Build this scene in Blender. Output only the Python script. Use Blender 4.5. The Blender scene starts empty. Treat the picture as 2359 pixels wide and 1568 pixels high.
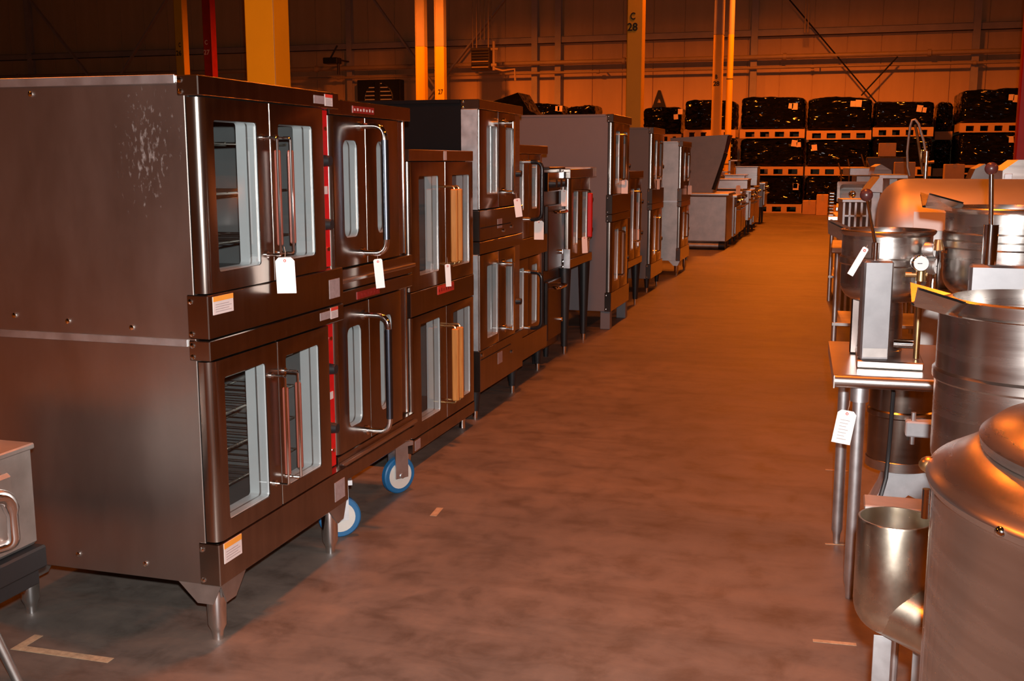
import bpy, bmesh, math, random
from mathutils import Vector, Matrix, noise as mnoise
random.seed(7)
R = math.radians
scene = bpy.context.scene
col = scene.collection

# ------------------------------------------------------------------ camera
W, H = 2359.0, 1568.0
FPX, HORIZON, VPX, CAMZ = 2507.0, 371.0, 1940.0, 1.5
PITCH = math.atan((H/2-HORIZON)/FPX)
YAW = math.atan((VPX-W/2)/math.hypot(FPX, H/2-HORIZON))
cam = bpy.data.cameras.new('camera')
cam.sensor_width = 36.0
cam.lens = FPX/W*36.0
cam.clip_start = 0.05; cam.clip_end = 300
camo = bpy.data.objects.new('camera', cam); col.objects.link(camo)
camo.location = (0, 0, CAMZ)
camo.rotation_euler = (math.pi/2-PITCH, 0, YAW)
scene.camera = camo

# ------------------------------------------------------------------ light
vs = scene.view_settings
vs.view_transform = 'Standard'; vs.look = 'None'; vs.gamma = 1.0
vs.use_curve_mapping = False
vs.exposure = 0.0
SODIUM = (1.0, 0.19, 0.012)
world = bpy.data.worlds.new('warehouse_dusk'); scene.world = world
world.use_nodes = True
bg = world.node_tree.nodes['Background']
bg.inputs[0].default_value = (1.0, 0.235, 0.05, 1); bg.inputs[1].default_value = 0.075
# the photographer's flash, on top of the camera
fl = bpy.data.lights.new('camera_flash', 'SPOT')
fl.energy = 860; fl.color = (1.0, 0.97, 0.95); fl.shadow_soft_size = 0.022
fl.spot_size = R(98); fl.spot_blend = 1.0
flo = bpy.data.objects.new('camera_flash', fl); col.objects.link(flo)
flo.location = (0.03, 0.0, CAMZ+0.11)
flo.rotation_euler = (math.pi/2-PITCH+R(1.0), 0, YAW)
LAMP_Z = 7.6
LAMP_W = 1900
LAMPS = [(-10.6, 28.2, 2.3, 164), (-1.0, 28.4, 2.35, 164), (9.0, 28.5, .6, 156), (-12.0, 18, .5, 140), (-1.3, 19.5, .8, 140), (8.5, 19, .8, 140),
         (-1.3, 12.0, .36, 140), (8.5, 11, .7, 140), (-1.0, 4.5, 1.0, 140), (8.5, 3.5, .8, 140), (-8.0, 4, .5, 140), (-2.5, -5.5, .9, 140), (-11.0, -6, .9, 140), (7, -6, .8, 140)]  # lamps behind the camera are unseen, added to warm oven side reflections

# ------------------------------------------------------------------ pixel -> place helpers
fwd = Vector((-math.sin(YAW)*math.cos(PITCH), math.cos(YAW)*math.cos(PITCH), -math.sin(PITCH)))
rgt = Vector((math.cos(YAW), math.sin(YAW), 0)); upv = rgt.cross(fwd)
CAMP = Vector((0, 0, CAMZ))
def ray(u, v): return fwd*FPX + rgt*(u-W/2) - upv*(v-H/2)
def at_y(u, v, y): d = ray(u, v); return CAMP + d*(y/d.y)
def at_x(u, v, x): d = ray(u, v); return CAMP + d*(x/d.x)
def at_z(u, v, z): d = ray(u, v); return CAMP + d*((z-CAMZ)/d.z)

# ------------------------------------------------------------------ materials
def _mat(name):
    m = bpy.data.materials.new(name); m.use_nodes = True
    nt = m.node_tree; b = nt.nodes['Principled BSDF']
    return m, nt, b
def _noise(nt, scale, detail=4, rough=.6, vec=None, dist=0):
    n = nt.nodes.new('ShaderNodeTexNoise'); n.inputs['Scale'].default_value = scale
    n.inputs['Detail'].default_value = detail; n.inputs['Roughness'].default_value = rough
    n.inputs['Distortion'].default_value = dist
    if vec: nt.links.new(vec, n.inputs['Vector'])
    return n
def _coord(nt, scale=(1, 1, 1)):
    t = nt.nodes.new('ShaderNodeTexCoord'); mp = nt.nodes.new('ShaderNodeMapping')
    mp.inputs['Scale'].default_value = scale
    nt.links.new(t.outputs['Object'], mp.inputs['Vector'])
    return mp.outputs['Vector']
def _ramp(nt, fac, stops):
    r = nt.nodes.new('ShaderNodeValToRGB')
    while len(r.color_ramp.elements) < len(stops): r.color_ramp.elements.new(.5)
    for e, (p, c) in zip(r.color_ramp.elements, stops):
        e.position = p; e.color = c if len(c) == 4 else (*c, 1)
    nt.links.new(fac, r.inputs['Fac'])
    return r
def _bump(nt, b, h, strength=.2, dist=.01):
    bp = nt.nodes.new('ShaderNodeBump'); bp.inputs['Strength'].default_value = strength
    bp.inputs['Distance'].default_value = dist
    nt.links.new(h, bp.inputs['Height']); nt.links.new(bp.outputs['Normal'], b.inputs['Normal'])
def metal(name, c, rough=.28, var=.08, streak=(1.2, 1.2, 14), bump=.02, metallic=1.0, cvar=.12):
    m, nt, b = _mat(name)
    v = _coord(nt, streak); n = _noise(nt, 3.0, 5, .6, v)
    lo = tuple(x*(1-cvar) for x in c); hi = tuple(min(1, x*(1+cvar)) for x in c)
    r = _ramp(nt, n.outputs['Fac'], [(.3, lo), (.7, hi)])
    nt.links.new(r.outputs['Color'], b.inputs['Base Color'])
    rr = nt.nodes.new('ShaderNodeMapRange')
    rr.inputs['To Min'].default_value = max(.02, rough-var); rr.inputs['To Max'].default_value = rough+var
    nt.links.new(n.outputs['Fac'], rr.inputs['Value']); nt.links.new(rr.outputs['Result'], b.inputs['Roughness'])
    b.inputs['Metallic'].default_value = metallic
    if bump: _bump(nt, b, n.outputs['Fac'], bump, .003)
    return m
def paint(name, c, rough=.5, cvar=.1, scale=6, spec=.5, bump=0.0):
    m, nt, b = _mat(name)
    v = _coord(nt); n = _noise(nt, scale, 5, .65, v)
    lo = tuple(x*(1-cvar) for x in c); hi = tuple(min(1, x*(1+cvar)) for x in c)
    r = _ramp(nt, n.outputs['Fac'], [(.3, lo), (.7, hi)])
    nt.links.new(r.outputs['Color'], b.inputs['Base Color'])
    b.inputs['Roughness'].default_value = rough
    b.inputs['Specular IOR Level'].default_value = spec
    if bump: _bump(nt, b, n.outputs['Fac'], bump, .01)
    return m

MT = {}
MT['steel'] = metal('brushed_steel', (.58, .55, .52), .30, .06)
MT['steel_side'] = metal('steel_side_panel', (.47, .44, .42), .42, .06, (1.5, 1.5, .6), .015, cvar=.1)
MT['steel_front'] = metal('polished_steel_front', (.38, .335, .30), .20, .04, (.8, 8, .8), .006)
MT['steel_dull'] = metal('dull_steel', (.50, .48, .46), .46, .08, (2, 2, 2), .03, cvar=.2)
MT['steel_kettle'] = metal('kettle_steel', (.60, .57, .54), .27, .07, (1, 1, 10), .012)
MT['vessel'] = metal('satin_vessel_steel', (.55, .53, .51), .55, .04, (1, 1, 1), .0, cvar=.06)
MT['steel_stained'] = metal('heat_stained_steel', (.58, .52, .42), .26, .08, (3, 3, 3), .02, cvar=.25)
MT['bracket'] = metal('dull_bracket_steel', (.30, .30, .31), .5, .06, (4, 4, 4), .02, cvar=.12)
MT['galv'] = metal('galvanised_steel', (.62, .64, .66), .45, .08, (5, 5, 5), .02, cvar=.12)
MT['chrome'] = metal('chrome', (.82, .82, .82), .10, .03, (1, 1, 1), 0, cvar=.03)
MT['liner'] = metal('bright_window_liner', (.70, .74, .75), .38, .05, (1, 6, 1), .01, cvar=.06, metallic=.5)
MT['cavity'] = metal('grey_oven_liner', (.11, .12, .12), .38, .06, (2, 2, 2), .02, metallic=.3)
MT['rack'] = metal('rack_wire', (.70, .68, .60), .3, .05, (1, 1, 1), 0)
MT['brass'] = metal('worn_brass', (.60, .42, .20), .32, .08, (4, 4, 4), .01, cvar=.2)
MT['black_side'] = paint('black_enamel', (.004, .0035, .004), .6, .15, spec=.12)
MT['black'] = paint('black_metal_paint', (.014, .014, .015), .45, .15)
MT['rubber'] = paint('black_rubber', (.02, .02, .022), .7, .1)
MT['gap'] = paint('dark_gap', (.006, .006, .007), .6, .1)
MT['grey_paint'] = paint('grey_enamel', (.145, .14, .15), .5, .04, 3)
MT['grey_brown'] = paint('taupe_enamel', (.13, .115, .105), .5, .05, 3)
MT['cast'] = paint('pale_cast_base', (.45, .46, .48), .55, .12, 12)
MT['red'] = paint('red_panel', (.55, .006, .008), .35, .12, 30)
MT['red_handle'] = paint('red_handle_grip', (.50, .012, .012), .4, .1)
MT['red_column'] = paint('red_column_paint', (.33, .008, .008), .5, .15)
MT['yellow'] = paint('yellow_column_paint', (.70, .42, .006), .45, .05, 2)
MT['beige'] = paint('beige_column_paint', (.36, .28, .22), .55, .08, 2)
MT['tag_and_glint_white'] = paint('white_card_and_glint', (.86, .83, .80), .7, .03)
MT['label'] = paint('pale_printed_label', (.62, .54, .52), .5, .08)
MT['label_dull'] = paint('grey_rating_plate', (.30, .24, .24), .45, .15, 60)
MT['orange_label'] = paint('orange_label_band', (.75, .30, .04), .5, .08)
MT['red_label'] = paint('red_label_band', (.62, .05, .03), .5, .08)
MT['brand_red'] = paint('dark_red_plate', (.26, .018, .014), .4, .2, 90)
MT['string'] = paint('tag_string', (.35, .22, .16), .8, .1)
MT['ball'] = paint('maroon_ball_knob', (.07, .018, .016), .35, .1)
MT['blue_tyre'] = paint('blue_wheel_tyre', (.01, .10, .24), .5, .1)
MT['wheel_hub'] = paint('pale_wheel_hub', (.52, .50, .46), .45, .08)
MT['cardboard'] = paint('cardboard', (.42, .26, .13), .8, .1, 4)
MT['gauge'] = paint('gauge_face', (.80, .80, .78), .4, .03)
MT['ink'] = paint('black_ink', (.012, .010, .010), .6, .1)
MT['white_ink'] = paint('white_stencil', (.72, .66, .62), .6, .05)
MT['pipe'] = paint('painted_steel_pipe', (.42, .30, .17), .45, .1, 3)
MT['steelwork'] = paint('primed_steelwork', (.42, .34, .27), .55, .12, 2)
MT['heater'] = paint('brown_heater_case', (.04, .028, .02), .5, .2)
MT['slit'] = paint('pale_slit_light', (.62, .62, .58), .5, .1)
MT['tape'] = paint('worn_floor_tape', (.36, .27, .17), .7, .3, 40)
MT['cord'] = paint('black_cord', (.012, .012, .013), .5, .1)

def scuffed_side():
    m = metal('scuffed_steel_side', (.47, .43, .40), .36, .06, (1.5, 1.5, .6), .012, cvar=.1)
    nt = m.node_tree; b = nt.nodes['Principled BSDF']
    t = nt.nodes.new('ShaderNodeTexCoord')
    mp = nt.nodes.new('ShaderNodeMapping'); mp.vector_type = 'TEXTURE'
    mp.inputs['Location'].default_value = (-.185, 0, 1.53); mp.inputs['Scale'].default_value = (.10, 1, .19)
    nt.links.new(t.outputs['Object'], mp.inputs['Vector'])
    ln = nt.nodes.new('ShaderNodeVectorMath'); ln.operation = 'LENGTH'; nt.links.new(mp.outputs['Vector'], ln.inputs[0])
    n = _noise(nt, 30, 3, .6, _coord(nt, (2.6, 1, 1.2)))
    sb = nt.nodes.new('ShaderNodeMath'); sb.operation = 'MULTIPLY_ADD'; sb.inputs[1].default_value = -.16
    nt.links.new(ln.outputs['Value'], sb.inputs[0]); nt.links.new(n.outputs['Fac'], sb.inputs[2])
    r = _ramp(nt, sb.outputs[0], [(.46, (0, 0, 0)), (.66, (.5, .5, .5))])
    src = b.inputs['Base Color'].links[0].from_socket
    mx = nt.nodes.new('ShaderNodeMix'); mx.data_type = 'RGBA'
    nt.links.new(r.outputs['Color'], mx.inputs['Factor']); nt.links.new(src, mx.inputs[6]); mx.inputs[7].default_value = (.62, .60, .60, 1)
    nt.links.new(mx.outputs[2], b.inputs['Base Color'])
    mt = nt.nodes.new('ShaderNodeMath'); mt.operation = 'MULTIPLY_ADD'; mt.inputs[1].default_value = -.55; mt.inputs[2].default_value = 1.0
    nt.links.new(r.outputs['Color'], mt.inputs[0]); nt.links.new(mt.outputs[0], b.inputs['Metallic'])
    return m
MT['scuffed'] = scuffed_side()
def wood(name, c1, c2, rough=.45, scale=(3, 30, 30)):
    m, nt, b = _mat(name)
    v = _coord(nt, scale); n = _noise(nt, 2.5, 6, .6, v, .4)
    r = _ramp(nt, n.outputs['Fac'], [(.3, c1), (.7, c2)])
    nt.links.new(r.outputs['Color'], b.inputs['Base Color'])
    b.inputs['Roughness'].default_value = rough
    _bump(nt, b, n.outputs['Fac'], .1, .003)
    return m
MT['wood_dark'] = wood('reddish_brown_wood', (.16, .045, .032), (.25, .075, .05), .35, (30, 30, 2))
MT['wood_orange'] = wood('varnished_orange_wood', (.42, .16, .035), (.60, .26, .07), .35, (30, 30, 2))
MT['pallet_wood'] = wood('pallet_wood', (.36, .22, .10), (.52, .34, .17), .75, (2, 20, 20))

def make_concrete():
    m, nt, b = _mat('worn_concrete')
    v = _coord(nt)
    a = _noise(nt, .55, 6, .62, v, .6); bn = _noise(nt, 5.5, 7, .68, v, .3); c = _noise(nt, 60, 4, .6, v)
    st = _coord(nt, (.55, 3.2, 1)); s = _noise(nt, 1.7, 6, .66, st, .5)
    ra = _ramp(nt, a.outputs['Fac'], [(.30, (.088, .076, .066)), (.52, (.122, .102, .086)), (.74, (.155, .125, .100))])
    rb = _ramp(nt, bn.outputs['Fac'], [(.30, (.58, .56, .54)), (.5, (1, 1, 1)), (.72, (1.32, 1.26, 1.2))])
    rs = _ramp(nt, s.outputs['Fac'], [(.28, (.74, .71, .69)), (.50, (1, 1, 1)), (.75, (1.08, 1.04, 1.0))])
    def mul(x, y):
        q = nt.nodes.new('ShaderNodeMix'); q.data_type = 'RGBA'; q.blend_type = 'MULTIPLY'
        q.inputs['Factor'].default_value = 1.0
        nt.links.new(x, q.inputs[6]); nt.links.new(y, q.inputs[7]); return q.outputs[2]
    o = mul(mul(ra.outputs['Color'], rb.outputs['Color']), rs.outputs['Color'])
    nt.links.new(o, b.inputs['Base Color'])
    rr = nt.nodes.new('ShaderNodeMapRange'); rr.inputs['To Min'].default_value = .42; rr.inputs['To Max'].default_value = .68
    nt.links.new(bn.outputs['Fac'], rr.inputs['Value']); nt.links.new(rr.outputs['Result'], b.inputs['Roughness'])
    _bump(nt, b, c.outputs['Fac'], .08, .004)
    return m
MT['concrete'] = make_concrete()

def make_wrap():
    m, nt, b = _mat('black_stretch_film')
    v = _coord(nt, (5.5, 9, 13))
    nz = _noise(nt, 1.6, 3, .6, v); mv = nt.nodes.new('ShaderNodeVectorMath'); mv.operation = 'ADD'
    nt.links.new(v, mv.inputs[0]); nt.links.new(nz.outputs['Color'], mv.inputs[1])
    vo = nt.nodes.new('ShaderNodeTexVoronoi'); vo.inputs['Scale'].default_value = 1.3
    nt.links.new(mv.outputs[0], vo.inputs['Vector'])
    sb = nt.nodes.new('ShaderNodeVectorMath'); sb.operation = 'SUBTRACT'; sb.inputs[1].default_value = (.5, .5, .5)
    nt.links.new(vo.outputs['Color'], sb.inputs[0])
    sc = nt.nodes.new('ShaderNodeVectorMath'); sc.operation = 'MULTIPLY'; sc.inputs[1].default_value = (.75, .3, 1.0)
    nt.links.new(sb.outputs[0], sc.inputs[0])
    g = nt.nodes.new('ShaderNodeNewGeometry'); ad = nt.nodes.new('ShaderNodeVectorMath'); ad.operation = 'ADD'
    nt.links.new(g.outputs['Normal'], ad.inputs[0]); nt.links.new(sc.outputs[0], ad.inputs[1])
    nm = nt.nodes.new('ShaderNodeVectorMath'); nm.operation = 'NORMALIZE'; nt.links.new(ad.outputs[0], nm.inputs[0])
    nt.links.new(nm.outputs[0], b.inputs['Normal'])
    b.inputs['Base Color'].default_value = (.0025, .0025, .003, 1)
    b.inputs['Roughness'].default_value = .11
    b.inputs['Specular IOR Level'].default_value = .22
    return m
MT['wrap'] = make_wrap()

def make_glass():
    m = bpy.data.materials.new('oven_window_glass'); m.use_nodes = True
    nt = m.node_tree; nt.nodes.clear()
    o = nt.nodes.new('ShaderNodeOutputMaterial'); mx = nt.nodes.new('ShaderNodeMixShader')
    t = nt.nodes.new('ShaderNodeBsdfTransparent'); g = nt.nodes.new('ShaderNodeBsdfGlossy')
    t.inputs['Color'].default_value = (.84, .87, .87, 1)
    g.inputs['Roughness'].default_value = .03
    lw = nt.nodes.new('ShaderNodeLayerWeight'); lw.inputs['Blend'].default_value = .5
    pw = nt.nodes.new('ShaderNodeMath'); pw.operation = 'POWER'; pw.inputs[1].default_value = 4.0
    nt.links.new(lw.outputs['Facing'], pw.inputs[0])
    f = nt.nodes.new('ShaderNodeMath'); f.operation = 'MULTIPLY_ADD'; f.inputs[1].default_value = .8; f.inputs[2].default_value = .05
    nt.links.new(pw.outputs[0], f.inputs[0])
    nt.links.new(f.outputs[0], mx.inputs[0]); nt.links.new(t.outputs[0], mx.inputs[1])
    nt.links.new(g.outputs[0], mx.inputs[2]); nt.links.new(mx.outputs[0], o.inputs['Surface'])
    return m
MT['glass'] = make_glass()

def make_wall():
    m, nt, b = _mat('warehouse_wall_sheet')
    v = _coord(nt, (1, 1, .25)); n = _noise(nt, 1.3, 5, .6, v)
    r = _ramp(nt, n.outputs['Fac'], [(.3, (.56, .37, .18)), (.7, (.68, .46, .23))])
    nt.links.new(r.outputs['Color'], b.inputs['Base Color']); b.inputs['Roughness'].default_value = .6
    return m
MT['wall'] = make_wall()
MT['ceiling'] = paint('dark_ceiling_deck', (.10, .085, .07), .8, .1)
MT['lamp_shade'] = paint('lamp_reflector', (.55, .54, .52), .4, .05)

# ------------------------------------------------------------------ mesh builder
class MB:
    def __init__(s): s.v = []; s.f = []
    def add(s, vs, fs):
        o = len(s.v); s.v += [tuple(p) for p in vs]; s.f += [tuple(i+o for i in f) for f in fs]; return s
    def box(s, x0, x1, y0, y1, z0, z1, c=0.0):
        if x1 < x0: x0, x1 = x1, x0
        if y1 < y0: y0, y1 = y1, y0
        if z1 < z0: z0, z1 = z1, z0
        c = min(c, .45*min(x1-x0, y1-y0, z1-z0))
        if c <= 1e-6:
            return s.add([(x, y, z) for x in (x0, x1) for y in (y0, y1) for z in (z0, z1)],
                         [(0, 1, 3, 2), (4, 6, 7, 5), (0, 4, 5, 1), (2, 3, 7, 6), (0, 2, 6, 4), (1, 5, 7, 3)])
        vs = []; idx = {}
        X = (x0, x1); Y = (y0, y1); Z = (z0, z1); S = (1, -1)
        for i in (0, 1):
            for j in (0, 1):
                for k in (0, 1):
                    for a in range(3):
                        p = [X[i], Y[j], Z[k]]
                        for b_, q in enumerate((i, j, k)):
                            if b_ != a: p[b_] += S[q]*c
                        idx[(i, j, k, a)] = len(vs); vs.append(p)
        fs = []
        for a in range(3):
            o = [b_ for b_ in range(3) if b_ != a]
            for s_ in (0, 1):
                q = []
                for t in ((0, 0), (1, 0), (1, 1), (0, 1)):
                    ijk = [0, 0, 0]; ijk[a] = s_; ijk[o[0]], ijk[o[1]] = t
                    q.append(idx[(*ijk, a)])
                fs.append(tuple(q))
            for t in ((0, 0), (1, 0), (1, 1), (0, 1)):
                q = []
                for e, b_ in ((0, o[0]), (1, o[0]), (1, o[1]), (0, o[1])):
                    ijk = [0, 0, 0]; ijk[a] = e; ijk[o[0]], ijk[o[1]] = t
                    q.append(idx[(*ijk, b_)])
                fs.append(tuple(q))
        for i in (0, 1):
            for j in (0, 1):
                for k in (0, 1):
                    fs.append(tuple(idx[(i, j, k, a)] for a in range(3)))
        return s.add(vs, fs)
    def tube(s, path, r, n=10, caps=True):
        P = [Vector(p) for p in path]; rs = r if isinstance(r, (list, tuple)) else [r]*len(P)
        vs = []; fs = []; prev = None
        for i, p in enumerate(P):
            d = (P[min(i+1, len(P)-1)]-P[max(i-1, 0)]).normalized()
            if prev is None:
                a = Vector((0, 0, 1)) if abs(d.z) < .9 else Vector((1, 0, 0))
                u = d.cross(a).normalized()
            else:
                u = (prev-d*prev.dot(d))
                u = u.normalized() if u.length > 1e-6 else d.orthogonal().normalized()
            prev = u; w = d.cross(u)
            for k in range(n):
                t = 2*math.pi*k/n; vs.append(p+(u*math.cos(t)+w*math.sin(t))*rs[i])
        for i in range(len(P)-1):
            for k in range(n):
                a = i*n+k; b_ = i*n+(k+1) % n; fs.append((a, b_, b_+n, a+n))
        if caps:
            fs.append(tuple(range(n))[::-1]); fs.append(tuple(range((len(P)-1)*n, len(P)*n)))
        return s.add(vs, fs)
    def cyl(s, p0, p1, r0, r1=None, n=16): return s.tube([p0, p1], [r0, r0 if r1 is None else r1], n)
    def lathe(s, prof, c=(0, 0, 0), n=40, axis='z'):
        vs = []; fs = []
        for (r, h) in prof:
            for k in range(n):
                t = 2*math.pi*k/n; a, b_ = r*math.cos(t), r*math.sin(t)
                p = {'z': (a, b_, h), 'x': (h, a, b_), 'y': (a, h, b_)}[axis]
                vs.append((p[0]+c[0], p[1]+c[1], p[2]+c[2]))
        for i in range(len(prof)-1):
            for k in range(n):
                fs.append((i*n+k, i*n+(k+1) % n, (i+1)*n+(k+1) % n, (i+1)*n+k))
        return s.add(vs, fs)
    def prism(s, poly, axis, a0, a1):
        n = len(poly)
        def pt(p, a): return {'x': (a, p[0], p[1]), 'y': (p[0], a, p[1]), 'z': (p[0], p[1], a)}[axis]
        vs = [pt(p, a0) for p in poly]+[pt(p, a1) for p in poly]
        fs = [tuple(range(n))[::-1], tuple(range(n, 2*n))]+[(i, (i+1) % n, n+(i+1) % n, n+i) for i in range(n)]
        return s.add(vs, fs)
    def sphere(s, c, r, n=16, sz=1.0):
        m = n//2; return s.lathe([(max(1e-4, r*math.sin(math.pi*i/m)), -r*sz*math.cos(math.pi*i/m)) for i in range(m+1)], c, n)
    def mesh(s, name, mat, smooth=True, angle=35):
        me = bpy.data.meshes.new(name); me.from_pydata(s.v, [], s.f); me.update()
        bm = bmesh.new(); bm.from_mesh(me)
        bmesh.ops.recalc_face_normals(bm, faces=bm.faces); bm.to_mesh(me); bm.free()
        if smooth:
            me.shade_smooth(); me.set_sharp_from_angle(angle=R(angle))
        me.materials.append(MT[mat] if isinstance(mat, str) else mat)
        return me
    def build(s, name, mat, parent=None, loc=None, rot=None, **k):
        o = bpy.data.objects.new(name, s.mesh(name, mat, **k)); col.objects.link(o)
        if parent: o.parent = parent
        if loc is not None: o.location = loc
        if rot is not None: o.rotation_euler = rot
        return o

def inst(name, me, parent=None, loc=(0, 0, 0), rot=(0, 0, 0), scale=None):
    o = bpy.data.objects.new(name, me); col.objects.link(o); o.parent = parent
    o.location = loc; o.rotation_euler = rot
    if scale: o.scale = scale
    return o
def tag(o, label, cat, group=None):
    o['label'] = label; o['category'] = cat
    if group: o['group'] = group
    return o
def thing(name, label, cat, loc, rz=0.0, group=None):
    o = bpy.data.objects.new(name, None); col.objects.link(o)
    o.empty_display_size = .1; o.location = loc; o.rotation_euler = (0, 0, rz)
    return tag(o, label, cat, group)
def struct(o): o['kind'] = 'structure'; return o
def lettering(txt, size, mat, parent, loc, rot, name='lettering', sx=1.0, bold=0.0):
    cu = bpy.data.curves.new('t', 'FONT'); cu.body = txt; cu.size = size; cu.align_x = 'CENTER'; cu.align_y = 'CENTER'
    cu.extrude = .0015; cu.offset = bold; cu.space_line = .95
    t = bpy.data.objects.new('t', cu); col.objects.link(t)
    dg = bpy.context.evaluated_depsgraph_get()
    me = bpy.data.meshes.new_from_object(t.evaluated_get(dg))
    bpy.data.objects.remove(t); bpy.data.curves.remove(cu)
    me.name = name; me.materials.clear(); me.materials.append(MT[mat])
    return inst(name, me, parent, loc, rot, (sx, 1, 1))
def arc(c, r, a0, a1, n, f): return [f(c[0]+r*math.cos(R(a0+(a1-a0)*i/n)), c[1]+r*math.sin(R(a0+(a1-a0)*i/n))) for i in range(n+1)]

# ------------------------------------------------------------------ the building
WALL_Y = 36.0
struct(MB().box(-48, 30, -34, WALL_Y+.3, -.3, 0).build('floor', 'concrete', smooth=False))
struct(MB().box(-48, 30, -34, WALL_Y+.3, 9.4, 9.6).build('ceiling', 'ceiling', smooth=False))
wall = struct(MB().box(-48, 30, WALL_Y+.03, WALL_Y+.3, 0, 9.4).build('wall_back', 'wall', smooth=False))
pm = MB().box(0, .985, -.03, 0, 0, 9.4, .008).mesh('wall_panel', 'wall', smooth=False)
rib = MB()
for k in range(78):
    inst('wall_panel', pm, wall, (-48+k, WALL_Y+.03, 0))
# girts, wall posts, braces
def bar(name, p0, p1, w, d, mat, parent=None):
    p0 = Vector(p0); p1 = Vector(p1); L = (p1-p0).length
    m = MB().box(-w/2, w/2, -d/2, d/2, 0, L, .006)
    o = m.build(name, mat, parent, p0)
    o.rotation_euler = (p1-p0).to_track_quat('Z', 'Y').to_euler(); return o
g = 1
zg = at_y(1900, 63, 35.8).z
o = MB().box(-48, 30, 35.82, 36.0, zg-.22, zg-.20).box(-48, 30, 35.82, 35.84, zg-.22, zg).box(-48, 30, 35.82, 36.0, zg-.01, zg+.01).build('trim_1', 'steelwork'); struct(o)
for i, u in enumerate((62, 800, 1228, 1282, 1735, 2247)):
    x = at_y(u, 150, 35.6).x; w = .1
    m = MB().box(x-w, x+w, 35.75, 35.77, 0, 9.4).box(x-.01, x+.01, 35.77, 35.95, 0, 9.4).box(x-w, x+w, 35.95, 35.97, 0, 9.4)
    struct(m.build('trim_%d' % (i+2), 'steelwork'))
k = 8
for (a, b_) in (((1172, -12), (985, 228)), ((856, -8), (1010, 210)), ((395, -20), (280, 170)), ((62, -10), (205, 175))):
    struct(bar('trim_%d' % k, at_y(*a, 35.6), at_y(*b_, 35.6), .16, .06, 'steelwork')); k += 1
for (a, b_) in (((1815, -5), (2022, 240)), ((2068, 130), (1984, 220))):
    p0, p1 = at_y(*a, 35.6), at_y(*b_, 35.6)
    struct(MB().tube([p0, p1], .025, 6).build('trim_%d' % k, 'black')); k += 1

# horizontal service pipes on the wall
def wall_pipe(name, label, u0, v0, u1, v1, y, r, fl):
    a, b_ = at_y(u0, v0, y), at_y(u1, v1, y); z = (a.z+b_.z)/2
    t = thing(name, label, 'pipe', (a.x, y, z))
    L = b_.x-a.x
    MB().cyl((0, 0, 0), (L, 0, 0), r, n=12).build('pipe_run', 'pipe', t)
    for s in fl:
        MB().cyl((L*s-.05, 0, 0), (L*s+.05, 0, 0), r*1.5, n=12).build('coupling', 'pipe', t)
        MB().box(L*s+.2, L*s+.24, -.02, 35.96-y, -.015, .015).build('bracket', 'pipe', t)
wall_pipe('service_pipe', 'thick upper service pipe running along the warehouse wall', -200, 182, 2500, 114, 35.64, .075, (.12, .3, .42, .56, .68, .8, .9))
wall_pipe('service_pipe', 'thin lower pipe running along the warehouse wall beneath the thick one', -200, 208, 2500, 131, 35.64, .042, (.14, .3, .44, .58, .66, .82, .93))

# unit heater hanging by the wall
p = at_y(1106, 135, 34.2)
t = thing('unit_heater', 'louvred brown unit heater hung in front of the warehouse wall', 'heater', (p.x, 34.2, p.z))
MB().box(-.31, .31, 0, .5, -.34, .34, .02).build('case', 'heater', t)
for q in range(7):
    m = MB().box(-.28, .28, -.03, .03, -.006, .006); m.build('louvre', 'heater' if q in (1, 4, 5, 6, 3) else 'pipe', t, (0, -.02, -.27+q*.088), (R(35), 0, 0))
MB().cyl((-.2, .25, .34), (-.2, .25, 9.4-p.z), .02).cyl((.2, .25, .34), (.2, .25, 9.4-p.z), .02).build('hanger_rod', 'pipe', t)
MB().cyl((.40, .2, -.36), (.40, .2, .55), .05, n=10).cyl((.32, .2, -.2), (.5, .2, -.2), .06, n=10).cyl((.3, .2, .3), (.55, .2, .3), .045, n=10).build('feed_pipe', 'pipe', t)
MB().tube([(.40, .2, -.3), (.7, .2, -.38), (1.1, .2, -.34), (1.12, .2, -.7)], .035, 8).build('drain_pipe', 'pipe', t)
# second heater, edge on, further along the wall
p = at_y(762, 139, 34.4)
t = thing('unit_heater', 'dark unit heater with angled bracket beside the wall fan', 'heater', (p.x, 34.4, p.z))
MB().box(-.30, .22, 0, .4, -.10, .10, .02).build('case', 'black', t)
MB().tube([(-.1, .2, .1), (.16, .2, .5)], .03, 8).build('bracket', 'black', t)
MB().cyl((.18, .2, -.45), (.18, .2, .1), .05, n=8).build('pipe', 'heater', t)
MB().box(-.05, .05, .4, 1.56, .05, .09).build('wall_arm', 'heater', t)

# exhaust fan in the wall
p = at_y(872, 212, 35.6)
t = thing('wall_fan', 'black exhaust fan with pale louvre slits in the warehouse wall', 'fan', (p.x, 35.5, p.z))
MB().box(-.80, .80, .1, .5, -.75, .42, .02).build('housing', 'black', t)
ring_ = [(.52*math.cos(R(a)), .10, -.22+.52*math.sin(R(a))) for a in range(0, 361, 12)]
MB().tube(ring_, .03, 6).build('shroud', 'black', t)
for q in range(7):
    z = -.54+q*.135; hw = math.sqrt(max(.02, .5**2-(z+.22)**2))
    for a0, a1 in ((-hw, -.12), (.08, hw)):
        if a1-a0 > .06: MB().box(a0, a1, .07, .10, z, z+.035).build('louvre_light_slit', 'slit', t)  # pale bars painted for the white light showing in the louvre slits
MB().box(-.12, .08, .03, .09, -.72, .38, .01).build('motor_bracket', 'black', t)
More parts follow.
